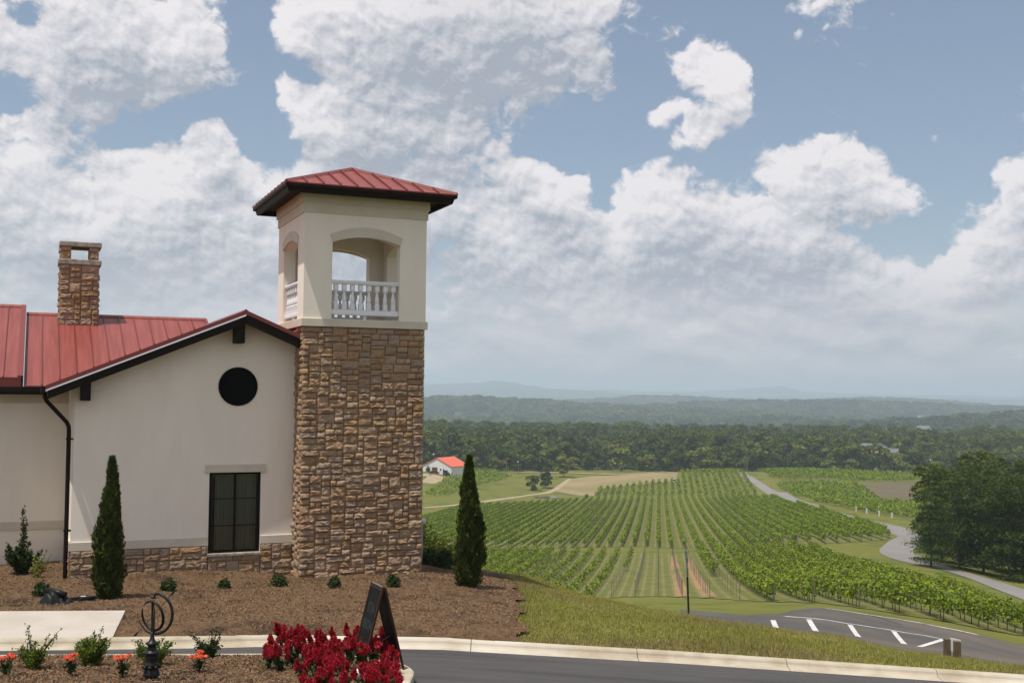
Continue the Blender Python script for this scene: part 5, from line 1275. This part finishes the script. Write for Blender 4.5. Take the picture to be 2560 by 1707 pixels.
MB().tube([(0, 0, -.1), (0, 0, 1.10)], .03, 8).build('post', galv, lp); MB().lathe([(.09, 1.10), (.10, 1.13), (.10, 1.20), (.03, 1.23)], 10).build('cap', sign_white, lp)

# black plastic left in the mulch
def crumple(name, label, loc, w, d, h, seed, rz=0):
    g = np.random.default_rng(seed); nx, ny = 22, 14; X, Y = np.meshgrid(np.linspace(-1, 1, nx), np.linspace(-1, 1, ny))
    e = np.clip(1-np.abs(X)**3, 0, 1)*np.clip(1-np.abs(Y)**2.5, 0, 1)
    Z = h*e*(.45+.3*np.sin(X*3.1+seed)+.35*np.abs(np.sin(X*5+Y*4+seed)))+.02*g.normal(size=X.shape)*e
    X2 = X*w*(1+.12*np.sin(Y*5+seed)); Y2 = Y*d*(1+.2*np.sin(X*4+seed))
    idx = np.arange(nx*ny).reshape(ny, nx); Fq = np.stack([idx[:-1, :-1], idx[:-1, 1:], idx[1:, 1:], idx[1:, :-1]], -1).reshape(-1, 4)
    o = mesh_np(name, np.stack([X2, Y2, Z], -1).reshape(-1, 3), Fq, plastic_black); o.location = loc; o.rotation_euler = (0, 0, rz); return tag(o, label, 'plastic sheet')
x, y, z = bed_spot(143, 1504); crumple('plastic_sheet', 'crumpled black plastic sheet lying on the mulch by the downspout', (x, y, z), .30, .18, .22, 3, .15)
pr = thing('plastic_roll', 'black plastic roll lying on top of the crumpled black sheet', 'plastic roll', (x-.05, y+.02, z+.17), -.35)
MB().tube([(-.22, 0, .03), (0, .01, .02), (.24, 0, -.02)], .055, 10).build('roll', plastic_black, pr, smooth=True); MB().tube([(.20, 0, -.06), (.27, .02, -.16)], .02, 6).build('loose_end', plastic_black, pr)
x, y, z = bed_spot(206, 1500)
for i, (dx, dy, a, L_, lab) in enumerate(((-.10, -.05, .7, .16, 'flat black plastic tray strip, nearest to the crumpled sheet'), (.0, .04, .45, .2, 'flat black plastic tray strip with a pale label, middle of three'), (.10, .0, .95, .18, 'flat black plastic tray strip nearest to the cypress'))):
    t = thing('plastic_tray', lab, 'plastic tray', (x+dx, y+dy, z+.01), a); MB().box(-L_, L_, -.05, .05, 0, .035, ch=.008).box(-L_*.9, L_*.9, -.04, .04, .035, .06, ch=.01).build('tray', plastic_black, t)
    if i == 1: MB().box(-.05, .05, -.03, .03, .061, .064).build('paper_label', sign_white, t)

# ------------------------------------------------------------ island planting
P4 = [(82, 1669, 'upright green shrub in the island with two leaning side shoots, nearest the walkway'), (230, 1662, 'dense round green shrub in the island between two orange flowers'), (383, 1660, 'green shrub in the island right behind the iron sundial'), (522, 1644, 'thin open green shrub in the island behind the lone right orange flower')]
ST = [spread(26, .20, .2, .34, 1.3)+[(-.09, 0, .52, 1.2), (-.05, 0, .44, 1.2), (.2, 0, .42, 1.1), (.31, 0, .46, 1.0), (.24, .04, .36, 1.1), (-.2, 0, .22, 1)],
      spread(58, .24, .24, .42, 1.5)+[(.12, 0, .47, 1), (.02, 0, .43, 1)],
      spread(40, .24, .2, .40, 1.3)+[(-.24, 0, .3, 1), (.24, 0, .26, 1)],
      spread(22, .2, .16, .33, 1.2)+[(-.27, 0, .34, .7), (-.2, 0, .3, .9), (.12, 0, .42, 1), (.18, 0, .38, 1.1), (.05, 0, .4, 1)]]
for (px, py, lab), st, sd in zip(P4, ST, range(4)): sprig_shrub('green_shrub', lab, 'shrub', isl_spot(px, py), st, .021, leaf_box if sd != 3 else leaf_grn, 'green shrubs of the island', 10+sd, per=46)
for px, py, lab in ((14, 1689, 'orange flower clump nearest the walkway, cut by the shrub with leaning shoots'), (176, 1687, 'orange flower clump beside the dense round green shrub'), (307, 1691, 'orange flower clump standing close to the iron sundial'), (497, 1680, 'lone orange flower clump between the sundial and the red flowers')):
    loc = isl_spot(px, py); t = thing('orange_flower', lab, 'flower', loc, 0, 'orange flowers of the island'); g = rng
    n = 150; v = unit(g.normal(size=(n, 3))); C = np.abs(v[:, 2:3])*0+v*g.uniform(.2, 1, (n, 1))*np.array([.085, .085, .085])+[0, 0, .10]
    V, Fq = leaves(C, .022, .45, Nrm=v); mesh_np('foliage', V, Fq, leaf_grn, t)
    mb = MB()
    for i in range(9):
        a = g.uniform(0, 6.28); d = .10*math.sqrt(g.uniform()); c = np.array([math.cos(a)*d, math.sin(a)*d, g.uniform(.19, .235)]); mb.tube([(0, 0, 0), c*.6, c], .004, 4, False)
        n = 60; pv = unit(g.normal(size=(n, 3))); pv[:, 2] = np.abs(pv[:, 2]); Cc = c+pv*np.array([.034, .034, .018])
        V, Fq = leaves(Cc, .013, .7, Nrm=pv*1.2, bias=(0, 0, .4), jit=.5); mesh_np('flower_head', V, Fq, flower_org, t)
    tag(mb.build('stems', leaf_grn, t), kind='stuff')

# red plume flowers
def plume_mesh(seed, h, r):
    g = np.random.default_rng(seed); n = 260; u = g.uniform(0, 1, n); a = g.uniform(0, 6.28, n)
    prof = np.interp(u, [0, .25, .6, 1], [.55, 1, .72, .12]); C = np.stack([np.cos(a)*r*prof*g.uniform(.3, 1, n), np.sin(a)*r*prof*g.uniform(.3, 1, n), u*h], 1)
    up = unit(np.stack([np.cos(a)*.55, np.sin(a)*.55, np.ones(n)*.9], 1)+g.normal(0, .3, (n, 3))); sd = unit(np.cross(up, g.normal(size=(n, 3)))); L_ = g.uniform(.012, .026, (n, 1))
    V, Fq = quads_from(C, up*L_, sd*L_*.38); o = mesh_np('flower_plume', V, Fq, flower_red); d = o.data; bpy.data.objects.remove(o); return d
PL = [plume_mesh(300+i, h, r) for i, (h, r) in enumerate(((.13, .042), (.10, .05), (.15, .036), (.11, .045), (.085, .052)))]
def celosia(x, y, h, np_, seed):
    z = float(mound_z(np.array([x]), np.array([y]))[0]); g = np.random.default_rng(seed)
    t = thing('celosia_plant', 'red plumed flower in the dense bed of red plumes by the chalkboard', 'flower', (x, y, z), 0, 'red plume flowers'); mb = MB(); Cl = []
    for i in range(np_):
        a = g.uniform(0, 6.28); d = .105*math.sqrt(g.uniform()); c = np.array([math.cos(a)*d, math.sin(a)*d, h*g.uniform(.72, 1.0)])
        o = bpy.data.objects.new('flower_plume', PL[int(g.integers(0, 5))]); COL.objects.link(o); o.parent = t; o.location = c-[0, 0, .06]; s = g.uniform(.8, 1.2); o.scale = (s*1.12, s*1.12, s); o.rotation_euler = (g.normal(0, .2), g.normal(0, .2), g.uniform(0, 6))
        mb.tube([(0, 0, -.02), c*[.5, .5, .5], c-[0, 0, .05]], .006, 4, False); k = 16; s = g.uniform(.25, .8, (k, 1)); Cl.append(c*s+g.normal(size=(k, 3))*[.03, .03, .02])
    V, Fq = leaves(np.vstack(Cl), .036, .38, bias=(0, 0, .4)); mesh_np('foliage', V, Fq, leaf_grn, t); tag(mb.build('stems', leaf_grn, t), kind='stuff')
CEL = [(690, 1660, .44), (722, 1650, .46), (757, 1648, .40), (672, 1672, .26), (700, 1678, .30), (735, 1672, .36), (790, 1652, .36), (820, 1650, .38), (850, 1652, .34), (880, 1650, .42), (912, 1648, .44), (940, 1655, .38), (770, 1676, .34), (805, 1676, .34), (838, 1676, .34), (870, 1672, .36), (905, 1672, .34), (935, 1672, .36), (958, 1668, .36), (972, 1680, .28), (790, 1700, .30), (825, 1706, .30), (760, 1700, .22), (860, 1694, .26), (925, 1706, .22), (952, 1702, .22), (985, 1694, .20), (905, 1726, .22), (940, 1730, .22), (985, 1720, .18), (812, 1735, .26), (845, 1742, .24), (775, 1738, .2)]
for i, (px, py, h) in enumerate(CEL):
    x, y, z = isl_spot(px, py); celosia(x, y, h, 6 if h > .25 else 5, 400+i)
x, y, z = isl_spot(903, 1700); o = MB().lathe([(.09, 0), (.105, .02), (.11, .05), (.10, .062), (.03, .072)], 20, c=(0, 0, .06)).build('drain_cap', white_paint, smooth=False, loc=(x, y, z)); tag(o, 'round white plastic cap among the red flowers', 'cap')
x, y, z = isl_spot(862, 1716)
rk = bmesh.new(); bmesh.ops.create_icosphere(rk, subdivisions=2, radius=.09)
for v in rk.verts: v.co *= 1+.18*math.sin(v.co.x*40+v.co.y*31); v.co.z *= .55
me = bpy.data.meshes.new('rock'); rk.to_mesh(me); rk.free(); me.materials.append(clay_m); o = bpy.data.objects.new('rock', me); COL.objects.link(o); o.location = (x, y, z+.02); tag(o, 'tan rock at the front of the red flowers', 'rock')

# ------------------------------------------------------------ iron sundial
x, y, z = isl_spot(352+26, 1699)
sd_ = thing('sundial', 'black iron armillary sundial with a serpent head on a cast pedestal', 'sundial', (x, y, z), -.30)
MB().lathe([(.105, -.03), (.10, .012), (.075, .025), (.072, .04), (.090, .055), (.092, .075), (.078, .10), (.062, .13), (.056, .155), (.075, .165), (.078, .185), (.060, .195), (.070, .23), (.078, .275), (.070, .295), (.088, .305), (.092, .318), (.080, .332), (.052, .342), (.046, .385), (.056, .405), (.076, .415), (.076, .428), (.045, .440), (.028, .47), (.020, .52), (.02, .545)], 16).build('pedestal', black_metal, sd_, smooth=True)
for k in range(16):
    a = 2*PI*k/16; MB().tube([(.09*math.cos(a), .09*math.sin(a), .05), (.080*math.cos(a), .080*math.sin(a), .10), (.062*math.cos(a), .062*math.sin(a), .135)], .007, 5).build('flute', black_metal, sd_)
for k in range(8):
    a = 2*PI*(k+.5)/8; MB().lathe([(.004, -.022), (.02, -.012), (.023, 0), (.02, .012), (.004, .022)], 8, c=(.088*math.cos(a), .088*math.sin(a), .155)).build('boss', black_metal, sd_, smooth=True)
cx_, cz_ = .03, .765
def arcpts(r, a0, a1, n=36, cx=cx_, cz=cz_, y0=0.0, y1=0.0): return [(cx+r*math.cos(t), y0+(y1-y0)*i/(n-1), cz+r*math.sin(t)) for i, t in enumerate(np.linspace(math.radians(a0), math.radians(a1), n))]
A1 = arcpts(.232, -162, 78); MB().tube(A1, [.004+.013*min(1, i/9) for i in range(36)], 8).build('meridian_ring', black_metal, sd_, smooth=True)
hd = A1[-1]
MB().tube([hd, (hd[0]-.04, 0, hd[2]+.004), (hd[0]-.055, 0, hd[2]-.02), (hd[0]-.058, 0, hd[2]-.05), (hd[0]-.09, 0, hd[2]-.048), (hd[0]-.13, 0, hd[2]-.03), (hd[0]-.15, 0, hd[2]-.022)], [.013, .014, .015, .014, .013, .011, .004], 8).build('serpent_head', black_metal, sd_, smooth=True)
for dz in (-.012, .004): MB().tube([(hd[0]-.13, 0, hd[2]-.032), (hd[0]-.165, 0, hd[2]-.03+dz*1.3)], [.007, .002], 5).build('jaw', black_metal, sd_)
rr_ = []
for i, a in enumerate(np.linspace(math.radians(-205), math.radians(135), 44)):
    rr_.append((cx_-.032+.172*math.cos(a)*.98+.02*math.sin(a), -.07*math.sin(a+.6), .735+.176*math.sin(a)))
MB().tube(rr_, [.006+.011*math.sin(PI*i/43)**.5 for i in range(44)], 8).build('equatorial_band', black_metal, sd_, smooth=True)
MB().tube([(-.005, 0, .53), (-.008, 0, .72), (-.002, 0, .915)], [.012, .010, .020], 6).build('hour_blade', black_metal, sd_)
MB().tube([(.025, -.02, .55), (.032, -.02, .72), (.040, -.02, .845)], [.014, .011, .003], 6).build('hour_blade', black_metal, sd_)
ax = MB().tube([(-.225, .0, .50), (.03, 0, .765), (.30, 0, 1.05)], .0028, 5).build('arrow_rod', black_metal, sd_)
MB().tube([(.235, 0, .985), (.262, 0, 1.012), (.305, 0, 1.058)], [.010, .012, .002], 6).build('arrow_tip', black_metal, ax)
for s in (-1, 1): MB().tube([(-.235, s*.012, .49), (-.19, s*.01, .537)], [.011, .004], 5).build('arrow_fletching', black_metal, ax)

# ------------------------------------------------------------ chalkboard
bx, by = -1.74, 15.28; bz = float(isl_z(-1.5, 15.4))+.002
AF = thing('chalkboard_sign', 'dark wooden A-frame chalkboard standing on the island kerb', 'chalkboard', (bx, by, bz), math.radians(24.8))
Hh, Wb = 1.10, .50
def leaf_board(sgn):
    M = Matrix.Translation((0, 0, Hh)) @ Matrix.Rotation(sgn*math.radians(-14.2), 4, 'Y')     # local: x outwards, y across, -z down
    L_ = Hh/math.cos(math.radians(14.2))
    p = bpy.data.objects.new('board_leaf', None); COL.objects.link(p); p.parent = AF; p.matrix_local = M
    o = sgn*.012
    for y0 in (-Wb/2, Wb/2-.04): MB().box(o-.012, o+.012, y0, y0+.04, -L_, 0, ch=.003).build('stile', frame_wood, p)
    for z0 in (-.05, -L_+.17): MB().box(o-.0115, o+.0115, -Wb/2+.04, Wb/2-.04, z0, z0+.045).build('crossbar', frame_wood, p)
    MB().box(o-.005, o+.005, -Wb/2+.04, Wb/2-.04, -L_+.215, -.05).build('slate', board_m, p)
    return p, L_
left, L_ = leaf_board(-1); right, _ = leaf_board(1)
def chalk_text(txt, z, size):
    c = bpy.data.curves.new('chalk_lettering', 'FONT'); c.body = txt; c.size = size; c.align_x = 'CENTER'; c.materials.append(chalk)
    o = bpy.data.objects.new('chalk_lettering', c); COL.objects.link(o); o.parent = left
    dg = bpy.context.evaluated_depsgraph_get(); me = bpy.data.meshes.new_from_object(o.evaluated_get(dg)); bpy.data.objects.remove(o)
    o = bpy.data.objects.new('chalk_lettering', me); COL.objects.link(o); o.parent = left
    o.matrix_local = Matrix.Translation((-.0185, 0, z)) @ Matrix(((0, 0, -1, 0), (-1, 0, 0, 0), (0, 1, 0, 0), (0, 0, 0, 1))) @ Matrix.Scale(.8, 4, (1, 0, 0)); return o
chalk_text('STA', -.38, .20); chalk_text('BECIN', -.58, .17)
MB().box(-.020, -.0185, -.13, .10, -.80, -.765).build('chalk_arrow', chalk, left); MB().add([(-.0195, -.19, -.782), (-.0195, -.12, -.72), (-.0195, -.12, -.845)], [(0, 1, 2)]).build('chalk_arrow', chalk, left)
MB().tube([(-.012, -.2, Hh+.004), (-.012, .2, Hh+.004)], .008, 6).build('hinge', galv, AF)
MB().tube([(-.17, 0, .42), (0, 0, .33), (.17, 0, .42)], .003, 4).build('stay_chain', galv, AF)

# ------------------------------------------------------------ signs on the slope
d = sight(1723, 1545); Yp = 40.0; xp = d[0]*Yp; zp = float(table_z(xp, Yp))
sp = thing('parking_sign', 'thin dark signpost seen edge on with narrow stacked sign plates', 'sign', (xp, Yp, zp), 0)
topz = EYE+sight(1716, 1376)[2]*Yp-zp; dxs = sight(1716, 1376)[0]*Yp-xp
MB().tube([(0, 0, -.3), (dxs, 0, topz)], .038, 6).build('post', sign_green, sp)
Ms = Matrix.Translation((dxs*.8, -.05, 0)) @ Matrix.Rotation(math.radians(76), 4, 'Z')
pl = MB().box(-.17, .17, -.012, .012, topz-.62, topz, M=Ms).build('sign_plate', galv, sp)
MB().box(-.15, .15, -.016, -.0125, topz-.40, topz-.24, M=Ms).build('sign_symbol', sign_blue, pl)
for z in (.05, .12, .19, .46, .53): MB().box(-.13, .13, -.016, -.0125, topz-z-.035, topz-z, M=Ms).build('sign_lettering', sign_white, pl)
MB().box(-.17, .17, -.012, .012, topz-.88, topz-.63, M=Ms).build('sign_plate', galv, sp)

Yb = 28.0
def on_y(px, py, Y): s = sight(px, py); return np.array([s[0]*Y, Y, EYE+s[2]*Y])
b0, b1 = on_y(2368, 1643, Yb), on_y(2393, 1651, Yb-1.0)
bs = thing('post_board', 'low white board fixed between two weathered timber posts in the grass', 'sign', b0, 0)
for p, h in ((b0, .46), (b1, .46)):
    q = p-b0; MB().box(q[0]-.068, q[0]+.068, q[1]-.068, q[1]+.068, -.5, q[2]+h, ch=.012).build('post', wood_post, bs)
q = b1-b0; dv = q/np.linalg.norm(q); sdv = np.array([.075, .012, 0])
pts = [np.array([0, 0, .17]), q+[0, 0, .17], q+[0, 0, .475], np.array([0, 0, .475])]
MB().prism([tuple(p+sdv) for p in pts], (.02, .004, 0)).build('board', white_paint, bs)

# ------------------------------------------------------------ grass on the bank
def grass():
    n = 190000; px = rng.uniform(1180, 2600, n); Y = 18.9+rng.uniform(0, 1, n)**1.1*14.5; X = (px-1280)/F*Y
    P = np.stack([X, Y], 1); m = (Y > kerb_y(X)+.08) & ~inside(P, bed_poly)
    ez = np.interp(Y, [e[0] for e in EDGE], [e[1] for e in EDGE]); m &= (X > ez-.12)
    P = P[m]; n = len(P); clump = fbm(P[:, 0], P[:, 1], 1.5, 41, 4)
    h = (.045+.03*rng.uniform(size=n))*(1+.45*np.clip(clump, -1, 1)); h *= np.where(rng.uniform(size=n) < .02, 1.9, 1)
    b = np.c_[P, hill_z(P[:, 0], P[:, 1])-.005]; a = rng.uniform(0, 6.28, n); w = .006+.004*rng.uniform(size=n)
    side = np.stack([np.cos(a)*w, np.sin(a)*w, 0*a], 1); tip = b+np.stack([rng.normal(0, .022, n), rng.normal(0, .022, n), h], 1)
    V = np.stack([b-side, b+side, tip], 1).reshape(-1, 3); dry = (fbm(P[:, 0], P[:, 1], .9, 44, 4)+.5*rng.normal(size=n)+np.clip(1.2-(P[:, 1]-kerb_y(P[:, 0]))*1.1, 0, 1.2)) > .75
    o = mesh_np('grass', V, np.arange(3*n).reshape(n, 3), [blade_m, dry_m], midx=dry.astype(int)); tag(o, kind='stuff')
dry_m = mat('dry_blade', (.32,.255,.105), .8, island=.6, hue=.03, trans=.25)
grass()

# ------------------------------------------------------------ barn and what stands round it
BRZ = math.radians(-30); bp = ground_at(1092, 1183, 420); bzz = float(table_z(*bp))
barn = thing('barn', 'white farm barn with orange red metal roof and brown roll door', 'barn', (bp[0], bp[1], bzz), BRZ)
BW, BL, BE, BA = 15.5, 14.0, 3.2, 6.8
MB().prism([(-BW/2, 0, -2), (BW/2, 0, -2), (BW/2, 0, BE), (0, 0, BA), (-BW/2, 0, BE)], (0, BL, 0)).build('wall', barn_white, barn)
MB().prism([(0, -.35, BA+.06), (BW/2+.5, -.35, BE-.18), (BW/2+.5, -.35, BE+.02), (0, -.35, BA+.28)], (0, BL+.7, 0)).build('roof', barn_red, barn)
MB().prism([(-BW/2-.5, -.35, BE-.18), (0, -.35, BA+.06), (0, -.35, BA+.28), (-BW/2-.5, -.35, BE+.02)], (0, BL+.7, 0)).build('roof', barn_red, barn)
MB().box(-2.6, .3, -.06, .02, 0, 2.7).build('roll_door', mat('door_brown', (.10, .04, .035), .7), barn)
MB().box(1.7, 2.4, -.05, .02, 1.3, 2.2).build('window', glass_dark, barn); MB().box(-5.9, -5.2, -.05, .02, 1.3, 2.2).build('window', glass_dark, barn); MB().box(3.3, 4.1, -.05, .02, 0, 2.1).build('side_door', glass_dark, barn)
def at_barn(dx, dy):
    c, s = math.cos(BRZ), math.sin(BRZ); x, y = bp[0]+dx*c-dy*s, bp[1]+dx*s+dy*c; return x, y, float(table_z(x, y))
def vehicle(name, label, cat, loc, rz, body, L=4.4, H=1.45, tractor=False):
    t = thing(name, label, cat, loc, rz); h = L/2
    if not tractor:
        MB().prism([(-h, -.85, .35), (h, -.85, .35), (h, -.85, .8), (h*.55, -.85, .9), (h*.28, -.85, H), (-h*.5, -.85, H), (-h*.85, -.85, .95), (-h, -.85, .85)], (0, 1.7, 0)).build('body', body, t)
        for s in (-.87, .85): MB().box(-h*.55, h*.33, s, s+.02, .95, H-.12).build('side_window', glass_dark, t)
    else:
        MB().box(-.2, 1.6, -.4, .4, .7, 1.5, ch=.1).box(-1.2, 0, -.6, .6, .7, 1.2).build('body', body, t); MB().box(-1.1, .1, -.6, .6, 1.2, 2.3).build('cab', glass_dark, t); MB().box(-1.2, .2, -.7, .7, 2.3, 2.42).build('cab_roof', body, t)
    rr = ((-.62*h, .34), (.62*h, .34)) if not tractor else ((-.7, .75), (1.2, .45))
    for xw, r in rr:
        for s in (-.8, .8): MB().tube([(xw, s-.1, r), (xw, s+.1, r)], r, 12).build('wheel', tyre_m, t)
vehicle('parked_car', 'dark red car parked in front of the white barn', 'car', at_barn(2.0, -5), .3, car_red)
vehicle('farm_tractor', 'blue farm tractor parked at the right corner of the white barn', 'tractor', at_barn(6.0, -1.2), .8, car_blue, tractor=True)
vehicle('utility_cart', 'small white utility cart standing on the straw field at the vine edge', 'cart', (*ground_at(1685, 1206, 470), float(table_z(*ground_at(1685, 1206, 470)))), .2, sign_white, L=3, H=1.7)
x, y, z = at_barn(-4.4, -.6); leafy_shrub('shrub', 'upright dark shrub against the front wall of the white barn', 'shrub', (x, y, z), .9, 3.0, 160, .32, leaf_dark)
def pole(px, py_top, py_base, Y, label, lamp=False, arm=True):
    s = sight(px, py_base); x = s[0]*Y; z = float(table_z(x, Y)); h = EYE+sight(px, py_top)[2]*Y-z
    t = thing('utility_pole', label, 'utility pole', (x, Y, z)); MB().tube([(0, 0, -.5), (0, 0, h)], [.24, .18], 6).build('pole', pole_m, t)
    if arm: MB().box(-1.0, 1.0, -.08, .08, h-.7, h-.5).build('crossarm', pole_m, t)
    if lamp: MB().lathe([(.1, h-.1), (.38, h), (.42, h+.35), (.1, h+.5)], 8, c=(-.3, -.3, -1.1)).build('lamp', sign_white, t)
pole(1085, 1131, 1166, 548, 'utility pole with a pale lamp head rising behind the white barn', True)
pole(1266, 1146, 1173, 600, 'bare grey utility pole on the brow of the grass hill', False, False)
pole(1296, 1150, 1177, 600, 'utility pole with a small pale lamp in front of the woods', True, False)
pole(1868, 1143, 1178, 590, 'utility pole with crossarm at the top of the winding farm road')
pole(2327, 1145, 1184, 600, 'utility pole with a white lamp head at the dark edge of the hilltop block', True, False)
def house(px, py, Y, w, d, h, label, roof, rz=0, name='house', wall=house_tan, win=True):
    s = sight(px, py); x = s[0]*Y; z = EYE+s[2]*Y; t = thing(name, label, 'house', (x, Y, z), rz)
    MB().prism([(-w/2, 0, -8), (w/2, 0, -8), (w/2, 0, h), (0, 0, h+w*.26), (-w/2, 0, h)], (0, d, 0)).build('wall', wall, t)
    for sg in (-1, 1): MB().prism([(0, -.4, h+w*.26), (sg*(w/2+.5), -.4, h-.25), (sg*(w/2+.5), -.4, h), (0, -.4, h+w*.26+.3)], (0, d+.8, 0)).build('roof', roof, t)
    if win:
        for k in (-.28, .12): MB().box(w*k, w*k+w*.16, -.05, .02, h*.35, h*.75).build('window', glass_dark, t)
house(2192, 1141, 705, 9.5, 11, 5.0, 'tan two storey house with grey roof half hidden in the dark trees', roof_grey, -.5)
house(2182, 1133, 722, 6.5, 8, 4.2, 'smaller tan house gable just left of the grey roofed house', roof_grey, .5)
house(2246, 1140, 715, 8, 7, 2.4, 'low grey roofed house right of the tan house in the trees', roof_grey, 1.1, wall=barn_white)
house(2325, 1080, 1500, 17, 16, 3.5, 'large pale house with a wide grey roof far off among the woods', roof_grey, .9, wall=barn_white)
house(1366, 1181, 655, 6, 6, 3.2, 'little pale grey shed under the trees behind the county road', roof_grey, .4, name='shed', wall=barn_white)
house(1555, 1180, 672, 9, 6, 2.8, 'low shaded cabin in the clearing behind the county road', roof_grey, 1.2, name='cabin', wall=house_tan)
for px, py, Y, w, lab in ((1155, 1021, 5200, 75, 'long pale flat roofed building far out in the hazy woods'), (2308, 1041, 2600, 16, 'left one of two tiny white houses far out in the hazy woods'), (2335, 1043, 2550, 13, 'right one of two tiny white houses far out in the hazy woods')):
    s = sight(px, py); t = thing('far_building', lab, 'building', (s[0]*Y, Y, EYE+s[2]*Y-3)); MB().box(-w/2, w/2, 0, 12, -25, 4).build('wall', barn_white, t); MB().box(-w/2-.5, w/2+.5, -.5, 12.5, 4, 5).build('roof', sign_white, t)
s = sight(2358, 1020); Y = 6000; wt = thing('water_tower', 'white water tower standing out above the hazy far woods', 'water tower', (s[0]*Y, Y, EYE+s[2]*Y-30))
MB().lathe([(2, 22), (9, 25), (12.5, 31), (10, 37), (2, 40)], 16).build('tank', sign_white, wt, smooth=True); MB().tube([(0, 0, -30), (0, 0, 23)], 1.4, 8).build('stem', sign_white, wt)
